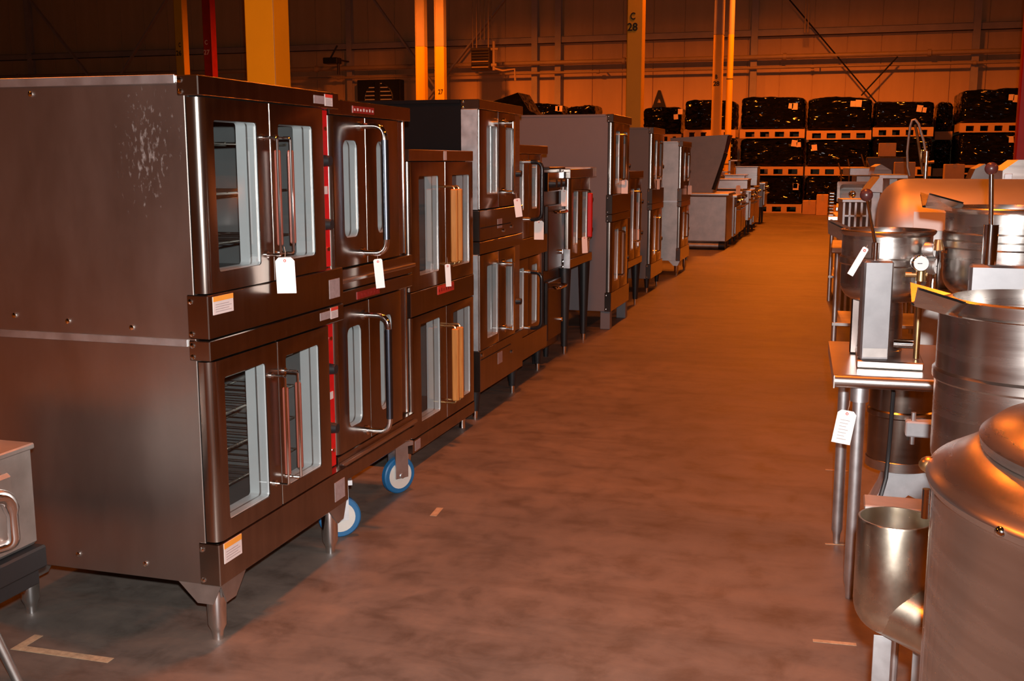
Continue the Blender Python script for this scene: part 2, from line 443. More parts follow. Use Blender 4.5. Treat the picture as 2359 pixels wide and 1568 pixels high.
# cable drops
for u in (1080, 1098, 1107, 1123):
    p = at_y(u, 112, 34.4)
    tag(MB().cyl((0, 0, p.z-(.2 if u == 1080 else -.3)), (0, 0, 9.4), .018, n=6).build('cable_drop', 'pipe', None, (p.x, 34.8, 0)), 'thin conduit dropping from the roof beside the louvred heater', 'conduit', 'conduits by the heater')
for u in (1854, 1861):
    p = at_y(u, 75, 35.0)
    tag(MB().cyl((0, 0, p.z), (0, 0, 9.4), .02, n=6).build('conduit', 'pipe', None, (p.x, 35.0, 0)), 'thin conduit dropping down the wall above the wrapped loads', 'conduit', 'conduits above the loads')

# building columns
def column(u, v, y, w, label, mat, split=None, text=(), d=None, name='building_column'):
    p = at_y(u, v, y); d = d or w
    t = thing(name, label, 'column', (p.x, y, 0))
    zs = 9.4 if split is None else split
    m = MB().box(-w/2, w/2, 0, d, 0, zs, .012); m.build('shaft', mat, t)
    if split: MB().box(-w/2, w/2, 0, d, zs, 9.4, .012).build('upper_shaft', 'beige', t)
    for (s, uu, vv, size, mt, sx) in text:
        q = at_y(uu, vv, y)
        lettering(s, size, mt, t, (q.x-p.x, -.003, q.z), (R(90), 0, 0), sx=sx, bold=.004)
    return t, p
t, p = column(598, 100, 9.2, .30, 'bright yellow square column standing just behind the first double oven', 'yellow')
MB().box(.148, .152, .0, .003, 0, 9.4).build('corner_seam', 'beige', t)
column(1461, 150, 20.0, .285, 'yellow column stencilled C 28 behind the grey ovens', 'yellow', text=(('C', 1458, 38, .17, 'ink', .8), ('28', 1457, 63, .19, 'ink', 1.0)))
zsp = at_y(1653, 80, 31).z
column(1653, 150, 31.0, .265, 'yellow and beige column stencilled B 28 before the wrapped loads', 'yellow', zsp, (('B', 1650, 177, .15, 'ink', .8), ('28', 1650, 193, .17, 'ink', 1.0)))
p = at_y(1682, 150, 30.6)
t = thing('downpipe', 'round yellow and beige downpipe beside the B 28 column', 'pipe', (p.x, 30.6, 0))
zsp2 = at_y(1682, 80, 30.6).z
MB().cyl((0, 0, 0), (0, 0, zsp2), .085, n=16).build('lower_pipe', 'yellow', t)
MB().cyl((0, 0, zsp2), (0, 0, 9.4), .085, n=16).build('upper_pipe', 'beige', t)
zj = at_y(1682, 182, 30.6).z
MB().cyl((0, 0, zj-.01), (0, 0, zj+.01), .09, n=16).build('joint_ring', 'ink', t)
column(478, 100, 28.0, .27, 'dark red column stencilled C 27 against the dim wall', 'red_column', text=(('C', 475, 98, .17, 'white_ink', .8), ('27', 476, 121, .19, 'white_ink', 1.0)))
column(413, 100, 27.5, .27, 'ochre column stencilled C 26 beside the red column', 'yellow', text=(('C', 414, 104, .17, 'ink', .6), ('26', 412, 123, .19, 'ink', .9)))
for i, (u, lab, tx) in enumerate(((969, 'beige ribbed column with yellow foot near the wall fan', ()), (1013, 'beige and yellow column stencilled 27 near the hanging heater', (('27', 1015, 212, .2, 'ink', .8),)))):
    zq = at_y(u, 107, 31.5).z
    t, p = column(u, 150, 31.5, .26, lab, 'yellow', zq, tx)
    for s in (-.13, .13) if i == 0 else (-.13,):
        MB().box(s-.012, s+.012, -.05, 0, 0, zq).build('flange', 'yellow', t)
        MB().box(s-.012, s+.012, -.05, 0, zq, 9.4).build('upper_flange', 'beige', t)
column(2372, 150, 12.0, .14, 'dark red column beyond the steam kettles', 'red_column', d=.14)

# bay letters painted on the wall
for (s, u, v, sz) in (('A', 1518, 237, 1.0),):
    q = at_y(u, v, 35.9)
    tag(lettering(s, sz, 'ink', None, (q.x, 35.96, q.z), (R(90), 0, 0), name='bay_letter', sx=.8, bold=.02), {1518: 'large black letter A on the wall right of the C 28 column', 1133: 'black letter A on the wall below the hanging heater', 1879: 'small black letter A on the wall above the wrapped loads'}[u], 'letter')

# high bay lamps, above the frame or added behind the camera
for (x, y, k_, cone) in LAMPS:
    t = thing('high_bay_lamp', 'round metal high bay lamp hung from the warehouse roof', 'lamp', (x, y, LAMP_Z), group='high bay lamps under the roof')
    MB().lathe([(.05, .40), (.10, .38), (.16, .30), (.27, 0), (.275, 0), (.17, .31), (.11, .40), (.05, .42)], n=20).build('reflector', 'lamp_shade', t)
    MB().cyl((0, 0, .40), (0, 0, 9.4-LAMP_Z), .015, n=6).build('rod', 'black', t)
    L = bpy.data.lights.new('sodium_lamp', 'SPOT'); L.energy = LAMP_W*k_; L.color = SODIUM
    L.spot_size = R(cone); L.spot_blend = .6; L.shadow_soft_size = .32
    lo = bpy.data.objects.new('sodium_lamp', L); col.objects.link(lo); lo.parent = t; lo.location = (0, 0, .05)

# ------------------------------------------------------------------ ovens
def door_mesh(y0, y1, z0, z1, wy0, wy1, wz0, wz1, th, rl, rr, rc):
    """A door slab (front at x=0) with a rounded window hole and rounded vertical edges."""
    m = MB(); nc = 4
    inner = []
    for (cy_, cz_, a) in ((wy0+rc, wz0+rc, 180), (wy1-rc, wz0+rc, 270), (wy1-rc, wz1-rc, 0), (wy0+rc, wz1-rc, 90)):
        for i in range(nc+1):
            t = R(a+90*i/nc); inner.append((cy_+rc*math.cos(t), cz_+rc*math.sin(t)))
    N = len(inner)
    loops = []
    for t in (90, 67, 45, 22, 0):
        s_, c_ = math.sin(R(t)), math.cos(R(t))
        xl = -max(rl, rr)*(1-s_); a = rl*(1-c_); b_ = rr*(1-c_)
        # t=90: front loop inset by the radius; t=0: full width, set back by the radius
        loops.append([(xl, y0+a, z0), (xl, y1-b_, z0), (xl, y1-b_, z1), (xl, y0+a, z1)])
    loops.append([(-th, y0, z0), (-th, y1, z0), (-th, y1, z1), (-th, y0, z1)])
    o = len(m.v)
    vs = [p for L in loops for p in L]; fs = []
    for i in range(len(loops)-1):
        for k in range(4): fs.append((i*4+k, i*4+(k+1) % 4, (i+1)*4+(k+1) % 4, (i+1)*4+k))
    nb = len(vs)
    vs += [(0, a, b_) for a, b_ in inner]+[(-th, a, b_) for a, b_ in inner]
    for base, cor in ((nb, 0), (nb+N, 4*(len(loops)-1))):
        for c_ in range(4):
            for i in range(nc): fs.append((cor+c_, base+c_*(nc+1)+i, base+c_*(nc+1)+i+1))
            e = base+c_*(nc+1)+nc; nx = base+((c_+1) % 4)*(nc+1)
            fs.append((cor+c_, e, nx, cor+(c_+1) % 4))
    for i in range(N): fs.append((nb+i, nb+(i+1) % N, nb+N+(i+1) % N, nb+N+i))
    m.add(vs, fs)
    return m, inner

def rod_path(pts, rad, n=5):
    """Round the corners of a polyline."""
    P = [Vector(p) for p in pts]; out = [P[0]]
    for a, b_, c_ in zip(P, P[1:], P[2:]):
        r_ = min(rad, (a-b_).length*.49, (c_-b_).length*.49)
        p, q = b_+(a-b_).normalized()*r_, b_+(c_-b_).normalized()*r_
        for i in range(n+1):
            t = i/n; out.append((1-t)**2*p+2*t*(1-t)*b_+t*t*q)
    out.append(P[-1]); return out

def add_handle(door, kind, y, z0, z1):
    if kind == 'wood_wire':
        d = .052
        h = MB().tube(rod_path([(0, y, z1), (d, y, z1), (d, y, z0), (0, y, z0)], .008), .0042, 8).build('handle', 'chrome', door)
        for z in (z0, z1): MB().cyl((0, y, z), (.006, y, z), .011, n=12).build('handle_rosette', 'chrome', door)
        MB().box(d-.017, d+.003, y+.004, y+.019, z0+.03, z1-.04, .004).build('grip', 'wood_dark', door)
    elif kind == 'wood_bar':
        d = .06
        MB().tube(rod_path([(0, y, z1+.012), (d, y, z1+.012), (d, y, z0-.012), (0, y, z0-.012)], .015), .006, 8).build('handle', 'brass', door)
        MB().box(d-.018, d+.018, y-.013, y+.013, z0, z1, .006).build('grip', 'wood_orange', door)
    elif kind == 'bow':
        d = .105
        MB().tube(rod_path([(0, y, z1), (d, y, z1), (d, y, z0), (0, y, z0)], .05, 7), .0115, 12).build('handle', 'chrome', door)
        MB().cyl((d, y, z0+.055), (d, y, z1-.055), .0145, n=14).build('grip', 'steel_blue', door)
        for z in (z0, z1): MB().cyl((0, y, z), (.008, y, z), .020, n=14).build('handle_rosette', 'chrome', door)
    elif kind == 'bow_black':
        d = .105
        MB().tube(rod_path([(0, y, z1), (d, y, z1), (d, y, z0), (0, y, z0)], .06, 7), .0135, 12).build('handle', 'black_gloss', door)
        for z in (z0, z1): MB().cyl((0, y, z), (.03, y, z), .0155, n=14).build('handle_rosette', 'chrome', door)
    elif kind == 'chrome_bar':
        d = .062
        MB().box(d-.004, d+.008, y-.015, y+.015, z0, z1, .003).build('handle', 'chrome', door)
        for z in (z0+.01, z1-.01):
            MB().cyl((0, y, z), (d, y, z), .012, n=12).cyl((0, y, z), (.012, y, z), .026, n=16).build('handle_rosette', 'chrome', door)
    elif kind == 'red_bar':
        d = .07
        MB().tube(rod_path([(0, y, z1+.02), (d, y, z1+.02), (d, y, z0-.02), (0, y, z0-.02)], .015), .008, 8).build('handle', 'chrome', door)
        MB().box(d-.016, d+.02, y-.02, y+.02, z0, z1, .006).build('grip', 'red_handle', door)
    elif kind == 'chrome_rod':
        d = .05
        MB().tube(rod_path([(0, y, z1), (d, y, z1), (d, y, z0), (0, y, z0)], .02), .009, 8).build('handle', 'chrome', door)

MT['steel_blue'] = metal('blued_steel_grip', (.12, .14, .18), .30, .05, (1, 1, 1), 0)
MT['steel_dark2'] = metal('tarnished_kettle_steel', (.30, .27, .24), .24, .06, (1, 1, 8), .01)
MT['steel_dark'] = metal('dark_oiled_steel', (.16, .13, .12), .32, .06, (1, 1, 1), .01)
MT['black_gloss'] = paint('black_gloss_grip', (.012, .013, .015), .22, .1)

def oven(name, label, x, y, w, z0, z1, decks, bands, depth=.95, side='steel_side', front='steel_front', cap_side=None,
         panel=None, legs='bullet', door_th=.045, jamb=.0, reveal=.075, edge_r=.028, cap_d=.072, group=None, side_screws=(), trim='steel', rounded=True, body_x=-.05):
    t = thing(name, label, 'oven', (x, y, 0), group=group)
    bx = body_x
    # carcass
    MB().box(-depth, bx, 0, .02, z0, z1-.012, .002).build('side_panel', side, t)
    MB().box(-depth, bx, w-.02, w, z0, z1-.012, .002).build('side_panel', side, t)
    MB().box(-depth, -depth+.02, .02, w-.02, z0, z1-.012).build('back_panel', side, t)
    MB().box(-depth-.002, bx-.02, -.004, w+.004, z1-.022, z1, .002).build('top_panel', trim, t)
    MB().box(-depth+.02, bx-.02, .02, w-.02, z0, z0+.015).build('bottom_panel', side, t)
    for sx, sz in side_screws:
        MB().lathe([(.009, 0), (.008, .004), (.0004, .006)], n=10).build('screw', 'chrome', t, (sx, 0, sz), (R(90), 0, 0))
    # horizontal bands wrap the front corners
    for (bz0, bz1, nm) in bands:
        b_ = MB().box(-cap_d, 0, -.005, w+.003, bz0, bz1, .003).build(nm, front, t)
        for dz in ((.2, .75) if bz1-bz0 < .1 else (.12, .85)):
            MB().lathe([(.0085, 0), (.0075, .004), (.0004, .006)], n=10).build('screw', 'chrome', b_, (-cap_d+.013, -.005, bz0+(bz1-bz0)*dz), (R(90), 0, 0))
    for dk in decks:
        dz0, dz1 = dk['z']; doors = dk['doors']
        ya, yb = doors[0][0], doors[-1][1]
        # oven cavity, open to the front
        cx0, cx1, cy0, cy1, cz0, cz1 = -.72, bx-.015, ya+.05, yb-.04, dz0+.02, dz1-.02
        v = [(cx1, cy0, cz0), (cx1, cy1, cz0), (cx1, cy1, cz1), (cx1, cy0, cz1), (cx0, cy0, cz0), (cx0, cy1, cz0), (cx0, cy1, cz1), (cx0, cy0, cz1)]
        MB().add(v, [(4, 5, 6, 7), (0, 1, 5, 4), (2, 3, 7, 6), (1, 2, 6, 5), (3, 0, 4, 7)]).build('oven_cavity', 'cavity', t, smooth=False)
        MB().box(bx-.014, bx+.002, .02, cy0, dz0, dz1).box(bx-.014, bx+.002, cy1, w-.02, dz0, dz1).box(bx-.014, bx+.002, cy0, cy1, dz0, cz0).box(bx-.014, bx+.002, cy0, cy1, cz1, dz1).build('door_jamb', 'gap', t)
        nr = dk.get('racks', 4)
        for r_ in range(nr):
            rz = cz0+(cz1-cz0)*(r_+.7)/(nr+.4)
            m = MB().tube([(cx1-.06, cy0+.01, rz), (cx1-.06, cy1-.01, rz)], .004, 6).tube([(cx0+.05, cy0+.01, rz), (cx0+.05, cy1-.01, rz)], .004, 6)
            m.tube([(cx1-.30, cy0+.01, rz), (cx1-.30, cy1-.01, rz)], .003, 6)
            for q in range(11):
                yy = cy0+.012+(cy1-cy0-.024)*q/10
                m.tube([(cx0+.05, yy, rz+.003), (cx1-.055, yy, rz+.003)], .0022, 5, False)
            m.build('oven_rack', 'rack', t)
        for i, dd in enumerate(doors):
            y0, y1, wy0, wy1 = dd[:4]; wz0, wz1 = dk['wz']
            rl = edge_r if (i == 0 and rounded) else .004
            dm, inner = door_mesh(y0, y1, dz0+.004, dz1-.004, wy0, wy1, wz0, wz1, door_th, rl, .004, dk.get('rc', .012))
            door = dm.build('door', front, t, angle=30)
            N = len(inner)
            m = MB(); m.add([(-.003, a, b_) for a, b_ in inner]+[(-reveal, a, b_) for a, b_ in inner], [(k_, (k_+1) % N, N+(k_+1) % N, N+k_) for k_ in range(N)])
            cyy = (wy0+wy1)/2; czz = (wz0+wz1)/2
            sc = [(cyy+(a-cyy)*.992, czz+(b_-czz)*.996) for a, b_ in inner]
            m2 = MB(); m2.add([(-.003, a, b_) for a, b_ in sc]+[(-reveal, a, b_) for a, b_ in sc], [(k_, (k_+1) % N, N+(k_+1) % N, N+k_) for k_ in range(N)])
            m2.build('window_liner', dk.get('liner', 'liner'), door, angle=50)
            mr = reveal*.48
            rib_ = [(cyy+(a-cyy)*.988, czz+(b_-czz)*.994) for a, b_ in inner]
            m3 = MB(); 
            for xx in (mr,):
                m3.add([(-xx+.003, a, b_) for a, b_ in rib_]+[(-xx-.003, a, b_) for a, b_ in rib_], [(k_, (k_+1) % N, N+(k_+1) % N, N+k_) for k_ in range(N)])
            m3.build('spacer_bead', 'steel_dull', door)
            m = MB(); m.add([(-.006, a, b_) for a, b_ in sc], [tuple(range(N))]); m.build('window_pane', 'glass', door, smooth=False)
            for h in dk.get('handles', ()):
                if h[0] == i: add_handle(door, *h[1:])
    if panel:
        py0, py1, px, pmat, knobs = panel
        for dk in decks:
            dz0, dz1 = dk['z']
            b_ = MB().box(px-.02, px, py0, py1, dz0+.003, dz1-.003, .002).build('control_panel', pmat, t)
            for kz in knobs:
                z = dz0+(dz1-dz0)*kz
                MB().cyl((px, (py0+py1)/2+.015, z), (px+.032, (py0+py1)/2+.015, z), .022, .018, 16).build('knob', 'black', b_)
            for kz in ((.12, .30, .66, .88) if pmat == 'red' else ()):
                z = dz0+(dz1-dz0)*kz
                MB().cyl((px, py1-.03, z), (px+.008, py1-.03, z), .008, n=10).build('indicator', 'chrome', b_)
            if pmat == 'red':
                MB().box(px, px+.002, py1-.05, py1-.015, dz0+(dz1-dz0)*.47, dz0+(dz1-dz0)*.52).build('legend_plate', 'label', b_)
    # legs
    ins = .055
    spots = [(-ins, ins), (-ins, w-ins), (-depth+.25 if legs == 'bullet' else -depth+ins, ins), (-depth+.25 if legs == 'bullet' else -depth+ins, w-ins)]
    for (lx, ly) in spots:
        if legs == 'bullet':
            l = MB().lathe([(.0005, 0), (.018, 0), (.019, .022), (.021, .03), (.030, .05), (.032, z0-.03), (.034, z0), (.0005, z0)], (lx, ly, 0), 20).build('leg', 'chrome', t)
            sg = 1 if ly < w/2 else -1
            MB().prism([(lx+.055*0+.05, z0), (lx-.10, z0), (lx-.035, z0-.065), (lx+.02, z0-.065)], 'y', ly-sg*.052, ly-sg*.047).prism([(ly-sg*.05, z0), (ly+sg*.10, z0), (ly+sg*.035, z0-.065), (ly-sg*.02, z0-.065)], 'x', lx+.045, lx+.05).build('gusset', 'steel_dull', l)
        elif legs == 'caster':
            c_ = MB().lathe([(.060, -.016), (.080, -.016), (.085, -.011), (.085, .011), (.080, .016), (.060, .016)], (0, 0, .085), 32, 'y').build('caster', 'blue_tyre', t, (lx+(.005 if lx > -.2 else -.03), ly+(.04 if ly < w/2 else -.03), 0), (0, 0, R((30 if ly < w/2 else 60) if lx > -.2 else 60)))
            MB().lathe([(.0005, -.018), (.062, -.018), (.064, 0), (.062, .018), (.0005, .018)], (0, 0, .085), 28, 'y').build('hub', 'wheel_hub', c_)
            MB().box(-.035, .035, -.030, -.024, .075, z0-.02).box(-.035, .035, .024, .030, .075, z0-.02).box(-.05, .05, -.05, .05, z0-.02, z0).cyl((0, -.034, .085), (0, .034, .085), .012, n=12).build('fork', 'galv', c_)
        elif legs == 'short_black':
            l = MB().lathe([(.0005, .05), (.022, .05), (.034, z0), (.0005, z0)], (lx, ly, 0), 14).build('leg', 'black', t)
            MB().cyl((lx, ly, 0), (lx, ly, .055), .014, .016, 12).build('foot', 'chrome', l)
        elif legs == 'short_chrome':
            MB().lathe([(.0005, 0), (.02, 0), (.016, .03), (.022, z0), (.0005, z0)], (lx, ly, 0), 14).build('leg', 'chrome', t)
        elif legs == 'grey_box':
            MB().box(lx-.045, lx+.045, ly-.045, ly+.045, 0, z0, .004).build('leg', 'grey_paint', t)
        elif legs == 'tall_black':
            l = MB().lathe([(.0005, .06), (.026, .06), (.05, z0-.02), (.05, z0), (.0005, z0)], (lx, ly, 0), 16).build('leg', 'black', t)
            MB().cyl((lx, ly, 0), (lx, ly, .07), .014, .018, 12).build('foot', 'chrome', l)
    return t

def plate(t, name, mat, y0, y1, z0, z1, x=0.0, th=.0015, parent=None):
    return MB().box(x, x+th, y0, y1, z0, z1).build(name, mat, parent or t)
def sticker(t, y0, y1, z0, z1, band='orange_label', x=0.0):
    s_ = plate(t, 'sticker', 'label', y0, y1, z0, z1, x)
    plate(t, 'sticker_band', band, y0, y1, z1-(z1-z0)*.28, z1, x+.0015, .0006, s_)
    m = MB()
    for q in range(4):
        zz = z0+(z1-z0)*(.14+.13*q); m.box(x+.0015, x+.002, y0+(y1-y0)*.1, y0+(y1-y0)*(.9-.12*(q % 2)), zz, zz+(z1-z0)*.03)
    m.build('print_line', 'label_dull', s_)
def brand_plate(t, mat, y0, y1, z0, z1, ink, x=0.0):
    s_ = plate(t, 'name_plate', mat, y0, y1, z0, z1, x, .003)
    m = MB(); n = 7; w = (y1-y0)/n
    for q in range(n):
        m.box(x+.003, x+.0035, y0+w*(q+.25), y0+w*(q+.7), z0+(z1-z0)*.3, z0+(z1-z0)*(.62+.1*(q % 2)))
    m.build('plate_mark', ink, s_)

# 1: the first double stack, brushed steel, red controls, brown handles
x1 = -1.78; y1 = 2.81
t1 = oven('double_convection_oven', 'brushed steel double oven with red control strip and brown handles on chrome legs', x1, y1, .915, .2, 1.745,
     decks=[dict(z=(.336, .908), wz=(.395, .848), doors=[(.0, .40, .067, .318), (.404, .785, .455, .70)], handles=[(0, 'wood_wire', .352, .43, .80), (1, 'wood_wire', .44, .43, .80)], racks=4),
            dict(z=(1.107, 1.687), wz=(1.17, 1.62), doors=[(.0, .40, .067, .318), (.404, .785, .455, .70)], handles=[(0, 'wood_wire', .352, 1.20, 1.575), (1, 'wood_wire', .44, 1.20, 1.575)], racks=3)],
     bands=[(.2, .336, 'base_panel'), (.908, .970, 'top_trim'), (.974, 1.107, 'base_panel'), (1.687, 1.745, 'top_trim')],
     depth=1.02, side='scuffed', panel=(.79, .912, -.045, 'red', (.28, .68)), legs='bullet',
     side_screws=[(-.27, .245), (-.52, .25), (-.27, 1.0), (-.50, 1.01), (-.70, 1.02), (-.58, 1.70)])
MB().box(-1.02, -.076, -.006, 0, .950, .972, .001).build('side_trim', 'galv', t1); MB().box(-1.02, -.076, -.008, 0, 1.722, 1.747, .001).build('side_trim', 'galv', t1)
sticker(t1, .022, .135, 1.045, 1.1); sticker(t1, .022, .125, .265, .33)
for zz in (.93, 1.70):
    plate(t1, 'label', 'label_dull', .72, .80, zz, zz+.028); sticker(t1, .805, .865, zz-.005, zz+.036, 'red_label')
plate(t1, 'rating_or_glint_plate', 'label_dull', .80, .885, .225, .30); plate(t1, 'rating_or_glint_plate', 'label_dull', .80, .885, 1.0, 1.07)
# polish scuffs on the side of oven 1
# 2: double stack with bow handles on blue wheeled casters
x2, y2 = -1.83, 3.755
t2 = oven('double_convection_oven', 'steel double oven with curved chrome door handles standing on blue wheels', x2, y2, .795, .245, 1.73,
     decks=[dict(z=(.36, .945), wz=(.45, .853), doors=[(.0, .312, .105, .235), (.317, .655, .42, .55)], rc=.03, handles=[(0, 'bow', .265, .405, .885)], racks=3),
            dict(z=(1.09, 1.672), wz=(1.205, 1.58), doors=[(.0, .312, .105, .235), (.317, .655, .42, .55)], rc=.03, handles=[(0, 'bow', .265, 1.137, 1.637)], racks=3)],
     bands=[(.245, .30, 'base_panel'), (.302, .36, 'base_trim'), (.945, 1.0, 'top_trim'), (1.004, 1.086, 'base_panel'), (1.672, 1.73, 'top_trim')],
     depth=.95, panel=(.66, .79, -.03, 'steel_front', ()), legs='caster')
brand_plate(t2, 'brand_red', .20, .40, 1.685, 1.712, 'label'); brand_plate(t2, 'brand_red', .20, .42, .955, .985, 'brand_red')
MB().box(0, .02, 0, .79, 1.035, 1.05, .003).build('drip_edge', 'steel', t2)
MB().box(0, .018, 0, .79, .318, .333, .003).build('drip_edge', 'steel', t2)
for za, zb_ in ((.36, .945), (1.09, 1.672)): MB().box(-.03, -.026, .775, .79, za, zb_, .001).build('corner_strip', 'chrome', t2)
# 3: shorter double stack with orange wooden handles
x3, y3 = -1.95, 4.83
t3 = oven('double_convection_oven', 'short steel double oven with orange wooden handles and tall windows', x3, y3, .935, .08, 1.555,
     decks=[dict(z=(.15, .755), wz=(.215, .707), doors=[(.0, .487, .115, .388), (.491, .93, .592, .868)], rc=.01, handles=[(0, 'wood_bar', .455, .255, .64), (1, 'wood_bar', .525, .255, .64)], racks=0),
            dict(z=(.875, 1.50), wz=(.947, 1.428), doors=[(.0, .487, .115, .388), (.491, .93, .592, .868)], rc=.01, handles=[(0, 'wood_bar', .455, .985, 1.36), (1, 'wood_bar', .525, .985, 1.36)], racks=0)],
     bands=[(.08, .148, 'base_panel'), (.755, .875, 'centre_panel'), (1.50, 1.555, 'top_trim')], depth=.95, legs='short_chrome', edge_r=.02, body_x=-.04)
brand_plate(t3, 'red_label', .36, .60, .825, .868, 'brand_red')
plate(t3, 'label', 'label', .47, .51, 1.505, 1.55); plate(t3, 'label', 'label_dull', .02, .09, .09, .14)
# 4: tall stack with black enamel side and flat chrome handles
x4, y4 = -1.95, 5.885
t4 = oven('double_convection_oven', 'tall double oven with black enamel side and flat bright chrome handle', x4, y4, .87, .172, 1.841,
     decks=[dict(z=(.415, .972), wz=(.47, .90), doors=[(.0, .35, .125, .335), (.354, .70, .50, .64)], handles=[(1, 'chrome_bar', .45, .475, .893)], racks=0),
            dict(z=(1.227, 1.787), wz=(1.31, 1.70), doors=[(.0, .35, .125, .335), (.354, .70, .50, .64)], handles=[(1, 'chrome_bar', .45, 1.305, 1.735)], racks=0)],
     bands=[(.172, .415, 'base_panel'), (.972, 1.045, 'top_trim'), (1.049, 1.223, 'base_panel'), (1.787, 1.841, 'top_trim')],
     depth=1.05, side='black_side', panel=(.705, .868, -.02, 'steel', (.35,)), legs='short_black', trim='black_side', edge_r=.008, cap_d=.11, body_x=-.095)
for za, zb_ in ((1.227, 1.787), (.415, .972)): MB().box(-.11, -.012, -.006, .0, za, zb_, .002).build('corner_post', 'galv', t4)
plate(t4, 'rating_or_glint_plate', 'label_dull', .33, .42, 1.105, 1.16); plate(t4, 'rating_or_glint_plate', 'label_dull', .33, .42, .28, .35)
plate(t4, 'vent_slot', 'gap', .0, .60, 1.12, 1.127); plate(t4, 'vent_slot', 'gap', 0, .6, .36, .366)
for (yy, zz) in ((.45, 1.085), (.62, 1.10), (.62, .31), (.02, .39)):
    MB().cyl((0, yy, zz), (.008, yy, zz), .011, n=10).build('screw', 'chrome', t4)
# 5: double stack with black bow handles
x5, y5 = -2.0, 6.79
t5 = oven('double_convection_oven', 'steel double oven with black curved handles beside the tall black sided oven', x5, y5, .775, .172, 1.605,
     decks=[dict(z=(.33, .86), wz=(.39, .80), doors=[(.0, .275, .05, .17), (.279, .57, .36, .50)], handles=[(0, 'bow_black', .235, .385, .765)], racks=0),
            dict(z=(.99, 1.548), wz=(1.2-.02, 1.49), doors=[(.0, .275, .05, .17), (.279, .57, .36, .50)], handles=[(0, 'bow_black', .235, 1.117, 1.495)], racks=0)],
     bands=[(.172, .33, 'base_panel'), (.86, .99, 'centre_panel'), (1.548, 1.605, 'top_trim')], depth=1.0, side='black_side', panel=(.575, .77, -.04, 'steel', ()), legs='short_black')
# 5b: dark double deck oven with chrome control strip
x6, y6 = -2.06, 7.68
t6 = thing('deck_oven', 'dark double deck oven with chrome control strip beside the black handled oven', 'oven', (x6, y6, 0))
MB().box(-.9, 0, 0, .46, .12, 1.455, .006).build('body', 'steel_dark', t6)
for (a, b_) in ((.18, .62), (.70, 1.18)):
    d = MB().box(0, .03, .03, .43, a, b_, .006).build('door', 'steel_dark', t6)
    MB().tube(rod_path([(.03, .12, b_-.05), (.09, .12, b_-.05), (.09, .36, b_-.05), (.03, .36, b_-.05)], .02), .012, 8).build('handle', 'chrome', d)
    MB().cyl((.03, .38, a+.12), (.05, .38, a+.12), .018, n=12).build('screw', 'chrome', d)
c_ = MB().box(0, .035, 0, .46, 1.28, 1.42, .004).build('control_strip', 'chrome', t6)
for yy in (.09, .23, .37):
    MB().cyl((.035, yy, 1.34), (.075, yy, 1.34), .035, .03, 18).build('knob', 'black', c_)
MB().box(-.9, .045, -.005, .465, 1.44, 1.458, .003).build('top_lid', 'steel_dark', t6)
for lx in (-.08, -.82):
    for ly in (.07, .39): MB().cyl((lx, ly, 0), (lx, ly, .12), .02, .03, 12).build('leg', 'black', t6)

# 6: single oven on tall black legs, red handles
def legged_oven(label, x, y, w, z0, z1, hk, hz, red):
    t = oven('single_convection_oven', label, x, y, w, z0, z1,
         decks=[dict(z=(z0+.07, z1-.07), wz=(z0+.17, z1-.17), doors=[(.0, w*.42, w*.12, w*.33), (w*.42+.004, w*.86, w*.52, w*.75)], handles=[(1, hk, w*.47, *hz)], racks=2)],
         bands=[(z0, z0+.07, 'base_panel'), (z1-.07, z1, 'top_trim')], depth=.95, side='grey_paint', panel=(w*.87, w-.004, -.02, 'steel', (.3, .7)), legs='tall_black')
    return t
t7 = legged_oven('single steel oven with red handle grip on tall black legs', -1.98, 8.18, .78, .68, 1.44, 'red_bar', (.90, 1.25), True)
MB().box(-.05, .003, -.008, .0, .68, .83, .002).build('corner_plate', 'galv', t7)
MB().box(-.25, -.02, .79, 1.02, 1.37, 1.45, .004).build('flue_box', 'galv', t7)
# 7: tall grey stack
def tall_stack(label, x, y, w, z0, z1, side, legs, depth, hk, group=None, rounded=True):
    h = (z1-z0)/2; zm = z0+h
    dk = []
    for a in (z0, zm):
        dk.append(dict(z=(a+.17, a+h-.07), wz=(a+.26, a+h-.14), doors=[(.0, w*.44, w*.14, w*.34), (w*.44+.004, w*.88, w*.55, w*.76)], handles=[(0, hk, w*.40, a+.30, a+h-.17)], racks=0))
    return oven('double_convection_oven', label, x, y, w, z0, z1, decks=dk,
        bands=[(z0, z0+.17, 'base_panel'), (zm-.07, zm-.003, 'top_trim'), (zm, zm+.17, 'base_panel'), (z1-.07, z1, 'top_trim')],
        depth=depth, side=side, panel=(w*.885, w-.004, -.03, 'steel', (.4,)), legs=legs, trim=side, group=group, cap_d=.06)
t8 = tall_stack('tall double oven with plain grey painted side on square grey feet', -1.93, 9.55, .86, .164, 1.906, 'grey_paint', 'grey_box', 1.05, 'chrome_rod')
t9 = legged_oven('single steel oven with chrome handle on tall black legs between two grey stacks', -1.98, 10.62, .78, .45, 1.40, 'chrome_rod', (.70, 1.20), False)
t10 = tall_stack('tall double oven with taupe painted side and black feet', -2.05, 12.42, .83, .16, 1.877, 'grey_brown', 'short_black', 1.0, 'chrome_rod')
t11 = tall_stack('stainless double oven with scuffed bright steel side on thin legs', -2.0, 14.47, .87, .19, 1.757, 'steel_dull', 'bullet', .85, 'chrome_rod')
MB().box(-.80, -.06, -.006, 0, .965, .985).build('side_trim', 'galv', t11)

